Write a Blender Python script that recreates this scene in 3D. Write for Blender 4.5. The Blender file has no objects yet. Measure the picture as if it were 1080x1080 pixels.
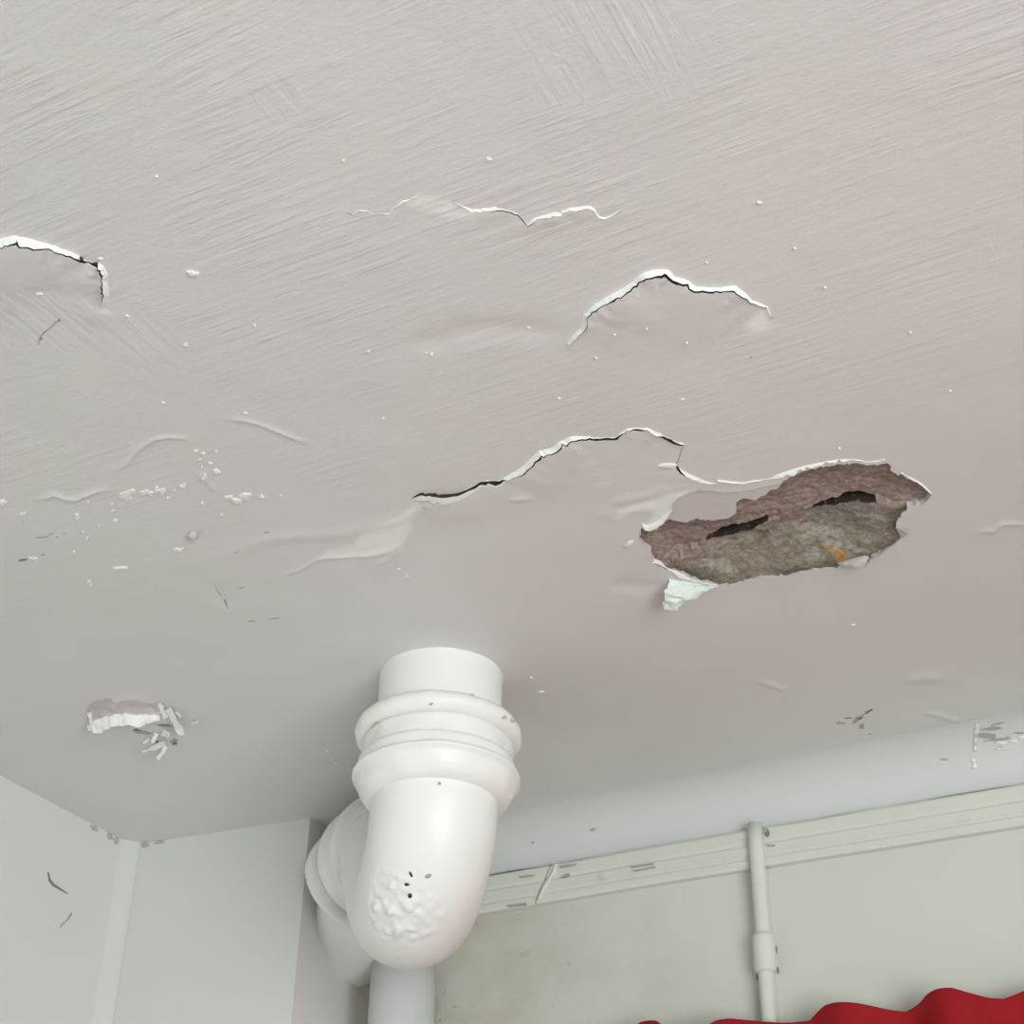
import bpy, bmesh, math, random
import numpy as np
from mathutils import Vector, Matrix, noise
from mathutils.geometry import delaunay_2d_cdt

C = bpy.context.scene.collection
S = bpy.context.scene
# ------------------------------------------------------------------ camera, light, exposure
ZC = 2.40            # ceiling height
YB = 1.395           # back wall
XL = -1.14           # left wall
XR = 1.35            # right wall
YF = -1.70           # wall behind the camera
cam_d = bpy.data.cameras.new('camera')
cam = bpy.data.objects.new('camera', cam_d)
C.objects.link(cam)
cam_d.sensor_width = 36.0
cam_d.lens = 36.0 * 1645.17 / 1080.0
cam_d.clip_start = 0.01
yaw, pitch, roll = math.radians(28.079), math.radians(33.55), math.radians(-1.1167)
fw = Vector((-math.sin(yaw) * math.cos(pitch), math.cos(yaw) * math.cos(pitch), math.sin(pitch)))
rt = Vector((math.cos(yaw), math.sin(yaw), 0))
up = rt.cross(fw)
r2 = math.cos(roll) * rt - math.sin(roll) * up
u2 = math.cos(roll) * up + math.sin(roll) * rt
cam.matrix_world = Matrix(((r2.x, u2.x, -fw.x, 0), (r2.y, u2.y, -fw.y, 0), (r2.z, u2.z, -fw.z, 1.76), (0, 0, 0, 1)))
S.camera = cam

w = bpy.data.worlds.new('daylight')
S.world = w
w.use_nodes = True
w.node_tree.nodes['Background'].inputs[0].default_value = (0.80, 0.88, 1.0, 1)
w.node_tree.nodes['Background'].inputs[1].default_value = 0.8

def area(name, loc, target, sx, sy, power, col):
    d = bpy.data.lights.new(name, 'AREA')
    d.shape = 'RECTANGLE'; d.size = sx; d.size_y = sy; d.energy = power; d.color = col
    o = bpy.data.objects.new(name, d)
    o.location = loc
    o.rotation_euler = (Vector(target) - Vector(loc)).to_track_quat('-Z', 'Y').to_euler()
    C.objects.link(o)
    return o
# daylight through the window in the right wall
area('window_daylight', (XR + .01, -.72, 1.42), (-.6, .75, 2.0), 1.3, 1.15, 40, (0.965, 1.0, 0.985))

S.view_settings.view_transform = 'Standard'
S.view_settings.look = 'None'
S.view_settings.gamma = 1.0
S.view_settings.use_curve_mapping = False
S.view_settings.exposure = 0.29

# ------------------------------------------------------------------ helpers
def mesh_obj(name, verts, faces, mat, parent=None, smooth=False, mats=None, midx=None):
    me = bpy.data.meshes.new(name)
    me.from_pydata([tuple(v) for v in verts], [], faces)
    for m in (mats or [mat]):
        me.materials.append(m)
    if midx is not None:
        me.polygons.foreach_set('material_index', midx)
    if smooth:
        me.polygons.foreach_set('use_smooth', [True] * len(me.polygons))
    me.update()
    o = bpy.data.objects.new(name, me)
    C.objects.link(o)
    if parent is not None:
        o.parent = parent
    return o

def tag(o, label=None, cat=None, group=None, kind=None):
    if label: o['label'] = label
    if cat: o['category'] = cat
    if group: o['group'] = group
    if kind: o['kind'] = kind
    return o

def empty(name, loc):
    o = bpy.data.objects.new(name, None)
    o.location = loc
    o.empty_display_size = 0.05
    C.objects.link(o)
    bpy.context.view_layer.update()
    return o

def local(o, parent):
    """keep world coordinates of a mesh modelled in world space under a moved empty"""
    o.parent = parent
    o.matrix_parent_inverse = Matrix.Translation(-parent.location)
    return o

def box(name, lo, hi, mat, parent=None, bevel=0.0):
    bm = bmesh.new()
    bmesh.ops.create_cube(bm, size=1)
    for v in bm.verts:
        v.co = Vector([lo[i] + (v.co[i] + .5) * (hi[i] - lo[i]) for i in range(3)])
    if bevel:
        bmesh.ops.bevel(bm, geom=bm.edges[:], offset=bevel, segments=2, affect='EDGES')
    me = bpy.data.meshes.new(name); bm.to_mesh(me); bm.free()
    me.materials.append(mat)
    o = bpy.data.objects.new(name, me); C.objects.link(o)
    if parent is not None: o.parent = parent
    return o

def mmt(a):
    return np.array(a, float) / 1000.0

# ------------------------------------------------------------------ materials
class NT:
    def __init__(s, name, rough=0.5, spec=0.4):
        s.m = bpy.data.materials.new(name); s.m.use_nodes = True
        s.t = s.m.node_tree; s.n = s.t.nodes; s.b = s.n['Principled BSDF']
        s.b.inputs['Roughness'].default_value = rough
        s.b.inputs['Specular IOR Level'].default_value = spec
        s.co = s.n.new('ShaderNodeTexCoord').outputs['Object']
    def link(s, a, b): s.t.links.new(a, b)
    def noise(s, scale, detail=3, rough=.5, stretch=None, rot=0, dist=0):
        c = s.co
        if stretch:
            mp = s.n.new('ShaderNodeMapping'); mp.inputs['Scale'].default_value = stretch
            mp.inputs['Rotation'].default_value = (0, 0, rot)
            s.link(c, mp.inputs[0]); c = mp.outputs[0]
        n = s.n.new('ShaderNodeTexNoise'); n.inputs['Scale'].default_value = scale
        n.inputs['Detail'].default_value = detail; n.inputs['Roughness'].default_value = rough
        n.inputs['Distortion'].default_value = dist
        s.link(c, n.inputs['Vector']); return n.outputs['Fac']
    def ramp(s, f, p0, p1, c0=(0, 0, 0, 1), c1=(1, 1, 1, 1)):
        r = s.n.new('ShaderNodeValToRGB'); e = r.color_ramp.elements
        e[0].position = p0; e[1].position = p1; e[0].color = c0; e[1].color = c1
        s.link(f, r.inputs[0]); return r.outputs[0]
    def mix(s, f, a, b, mode='MIX'):
        m = s.n.new('ShaderNodeMix'); m.data_type = 'RGBA'; m.blend_type = mode
        for sock, v in ((m.inputs[0], f), (m.inputs[6], a), (m.inputs[7], b)):
            if hasattr(v, 'is_output'): s.link(v, sock)
            elif isinstance(v, (int, float)): sock.default_value = v
            else: sock.default_value = (*v, 1) if len(v) == 3 else v
        return m.outputs[2]
    def math(s, op, a, b=0.0):
        m = s.n.new('ShaderNodeMath'); m.operation = op
        for sock, v in ((m.inputs[0], a), (m.inputs[1], b)):
            if hasattr(v, 'is_output'): s.link(v, sock)
            else: sock.default_value = v
        return m.outputs[0]
    def attr(s, name):
        a = s.n.new('ShaderNodeAttribute'); a.attribute_name = name; return a
    def color(s, c):
        if hasattr(c, 'is_output'): s.link(c, s.b.inputs['Base Color'])
        else: s.b.inputs['Base Color'].default_value = (*c, 1)
    def bump(s, h, strength=.3, dist=.002, prev=None):
        b = s.n.new('ShaderNodeBump'); b.inputs['Strength'].default_value = strength
        b.inputs['Distance'].default_value = dist
        s.link(h, b.inputs['Height'])
        if prev is not None: s.link(prev, b.inputs['Normal'])
        s.link(b.outputs[0], s.b.inputs['Normal']); return b.outputs[0]

CEIL = (0.719, 0.699, 0.686)
def s_xyz(k):
    x = k.n.new('ShaderNodeSeparateXYZ'); k.link(k.co, x.inputs[0]); return x.outputs[1]
def m_ceiling():
    k = NT('ceiling_paint', .52, .35)
    big = k.noise(2.2, 3); mott = k.noise(9, 4)
    c = k.mix(k.ramp(big, .35, .68), tuple(x * .97 for x in CEIL), tuple(min(1, x * 1.03) for x in CEIL))
    c = k.mix(k.math('MULTIPLY', k.ramp(mott, .5, .75), .25), c, (.74, .72, .695))
    sm = k.attr('smear').outputs['Fac']
    sn = k.noise(60, 4, .6, (.25, 1, 1))
    c = k.mix(k.math('MULTIPLY', sm, k.ramp(sn, .18, .5)), c, (.88, .88, .86))
    k.color(c)
    # brush strokes: long ridges along the room, crossed in patches by strokes the other way
    a = k.ramp(k.noise(170, 3, .55, (.085, 1, 1), math.radians(2), .5), .40, .66)
    a2 = k.noise(90, 3, .6, (.06, 1, 1), math.radians(-4), .2)
    b = k.ramp(k.noise(150, 3, .55, (1, .07, 1), math.radians(10), .4), .40, .66)
    fine = k.noise(300, 3, .6, (.4, 1, 1), math.radians(8))
    msk = k.ramp(k.noise(6.5, 2), .53, .62)
    msk2 = k.ramp(k.noise(13, 3), .42, .60)
    st = k.mix(msk, k.math('ADD', a, k.math('MULTIPLY', a2, .9)), k.math('MULTIPLY', b, 1.0))
    st = k.math('MULTIPLY', st, k.math('ADD', k.math('MULTIPLY', msk2, .62), .18))
    h = k.math('ADD', st, k.math('ADD', k.math('MULTIPLY', fine, .5), k.math('MULTIPLY', k.noise(240, 3, .6), .5)))
    flat = k.attr('smooth_zone').outputs['Fac']
    h = k.math('MULTIPLY', h, k.math('SUBTRACT', 1.0, k.math('MULTIPLY', flat, .75)))
    n1 = k.bump(k.noise(14, 3), .35, .004)
    sx = s_xyz(k)
    near = k.ramp(sx, .40, .90, (1, 1, 1, 1), (.14, .14, .14, 1))
    h = k.math('MULTIPLY', h, near)
    k.bump(h, .42, .0015, n1)
    return k.m

def simple(name, col, rough=.5, spec=.35, var=.04, nscale=12, bump=0, bscale=200, bdist=.001, dirt=None, dscale=6, dth=(.6, .8)):
    k = NT(name, rough, spec)
    c = k.mix(k.noise(nscale, 4), tuple(x * (1 - var) for x in col), tuple(min(1, x * (1 + var)) for x in col))
    if dirt:
        c = k.mix(k.ramp(k.noise(dscale, 5, .65), *dth), c, dirt)
    k.color(c)
    if bump: k.bump(k.noise(bscale, 3), bump, bdist)
    return k.m

def m_concrete():
    k = NT('rough_concrete', .95, .1)
    va = k.attr('tint').outputs['Color']
    n = k.noise(190, 5, .75); n2 = k.noise(420, 3, .7); n3 = k.noise(38, 4, .6)
    c = k.mix(k.ramp(n, .34, .64), (.62, .60, .59), (1.25, 1.23, 1.2))
    c = k.mix(1.0, va, c, 'MULTIPLY')
    c = k.mix(k.math('MULTIPLY', k.ramp(n2, .58, .72), .45), c, (.36, .32, .27))
    c = k.mix(k.math('MULTIPLY', k.ramp(n3, .60, .70), .55), c, (.10, .075, .055))
    k.color(c)
    k.bump(k.math('ADD', k.noise(110, 5, .6), k.math('MULTIPLY', n2, .35)), .6, .0032)
    return k.m

M = {}
M['ceiling'] = m_ceiling()
M['plaster'] = simple('white_plaster_edge', (.90, .91, .88), .8, .2, .03, 60, .3, 300, .0008)
M['chip'] = simple('paint_chip_white', (.82, .82, .79), .75, .2, .08, 90)
M['mint'] = simple('crumpled_white_flake', (.80, .88, .83), .7, .25, .08, 90, .8, 160, .003)
M['void'] = simple('dark_gap', (.045, .040, .036), .95, .05)
M['grime_shade'] = simple('dark_grime_shade', (.25, .235, .215), .95, .05, .2, 80)
M['soft_grime_shade'] = simple('grey_grime_shade', (.42, .405, .385), .95, .05, .2, 80)
M['under'] = simple('old_undercoat', (.64, .595, .58), .75, .2, .04, 30, .2, 120, .001)
M['greyflake'] = simple('flake_grey_shade', (.56, .52, .51), .7, .2, .05, 60)
M['concrete'] = m_concrete()
M['pipe'] = simple('white_gloss_paint', (.90, .91, .885), .38, .4, .02, 9, .12, 26, .003)
M['greypipe'] = simple('drop_pipe_grey', (.60, .605, .615), .45, .35, .02, 9, .1, 26, .002)  # darker grey than the other pipe parts
M['casing_side'] = simple('casing_side_tone', (.74, .71, .70), .5, .3, .02, 5, .08, 60, .001)  # slightly lighter and pinker than the front panel
M['mould'] = simple('mould_grey', (.47, .465, .44), .95, .05, .25, 120)
M['hole'] = simple('pinhole_dark', (.05, .055, .05), .9, .1)
M['gapshade'] = simple('gap_shade_brown', (.30, .275, .22), .95, .05, .25, 30)
M['rust'] = simple('beige_stain', (.62, .56, .44), .7, .2, .12, 90)
def m_wall():
    k = NT('panel_paint', .55, .3)
    c = k.mix(k.noise(4, 4), (.655, .675, .615), (.69, .71, .65))
    x = k.n.new('ShaderNodeSeparateXYZ'); k.link(k.co, x.inputs[0])
    # object coordinates of the wall slab: damp stain in the panel behind the pipe
    near = k.ramp(k.math('ADD', k.math('ADD', x.outputs[0], 1.12), k.math('MULTIPLY', k.noise(7, 4, .6), .22)), .36, .70, (1, 1, 1, 1), (0, 0, 0, 1))
    blot = k.ramp(k.noise(13, 5, .65), .36, .66)
    st = k.math('MULTIPLY', near, k.math('ADD', k.math('MULTIPLY', blot, .55), .42))
    c = k.mix(st, c, (.41, .375, .285))
    fle = k.math('MULTIPLY', k.math('MULTIPLY', near, k.ramp(k.noise(70, 3, .6), .66, .72)), .6)
    k.color(k.mix(fle, c, (.36, .28, .18)))
    k.bump(k.noise(60, 3), .12, .001)
    return k.m
M['wall'] = m_wall()
M['left'] = simple('left_wall_paint', (.72, .725, .70), .6, .3, .02, 5, .12, 70, .001)
M['casing'] = simple('casing_paint', (.685, .71, .67), .5, .3, .02, 5, .08, 60, .001)
M['strip'] = simple('cover_strip_paint', (.665, .685, .65), .5, .3, .02, 12)
M['trim'] = simple('batten_paint', (.70, .715, .645), .5, .3, .04, 20, .25, 90, .001, (.48, .46, .38), 26, (.63, .80))
def m_cove():
    k = NT('cove_paint', .6, .3)
    x = k.n.new('ShaderNodeSeparateXYZ'); k.link(k.co, x.inputs[0])
    # the ceiling colour laps unevenly on to the upper part of the cove
    lap = k.math('ADD', k.math('MULTIPLY', k.math('SUBTRACT', x.outputs[2], 2.378), 38.0), k.math('MULTIPLY', k.math('SUBTRACT', k.noise(9, 4, .6), .5), .7))
    c = k.mix(k.noise(6, 4), (.675, .70, .70), (.705, .73, .73))
    k.color(k.mix(k.ramp(lap, .0, .85), c, CEIL))
    k.bump(k.noise(40, 3), .15, .0015)
    return k.m
M['cove'] = m_cove()
M['floor'] = simple('floor_tile', (.62, .60, .57), .5, .4)
M['plain'] = simple('plain_wall_paint', (.66, .66, .63), .6, .3)
M['frame'] = simple('window_paint', (.75, .75, .72), .5, .3)

def m_curtain():
    k = NT('red_cloth', .85, .15)
    k.color(k.mix(k.noise(14, 4), (.28, .010, .016), (.36, .016, .022)))
    k.bump(k.noise(900, 2, .5, (1, 1, .4)), .25, .0006)
    return k.m
M['curtain'] = m_curtain()

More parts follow.
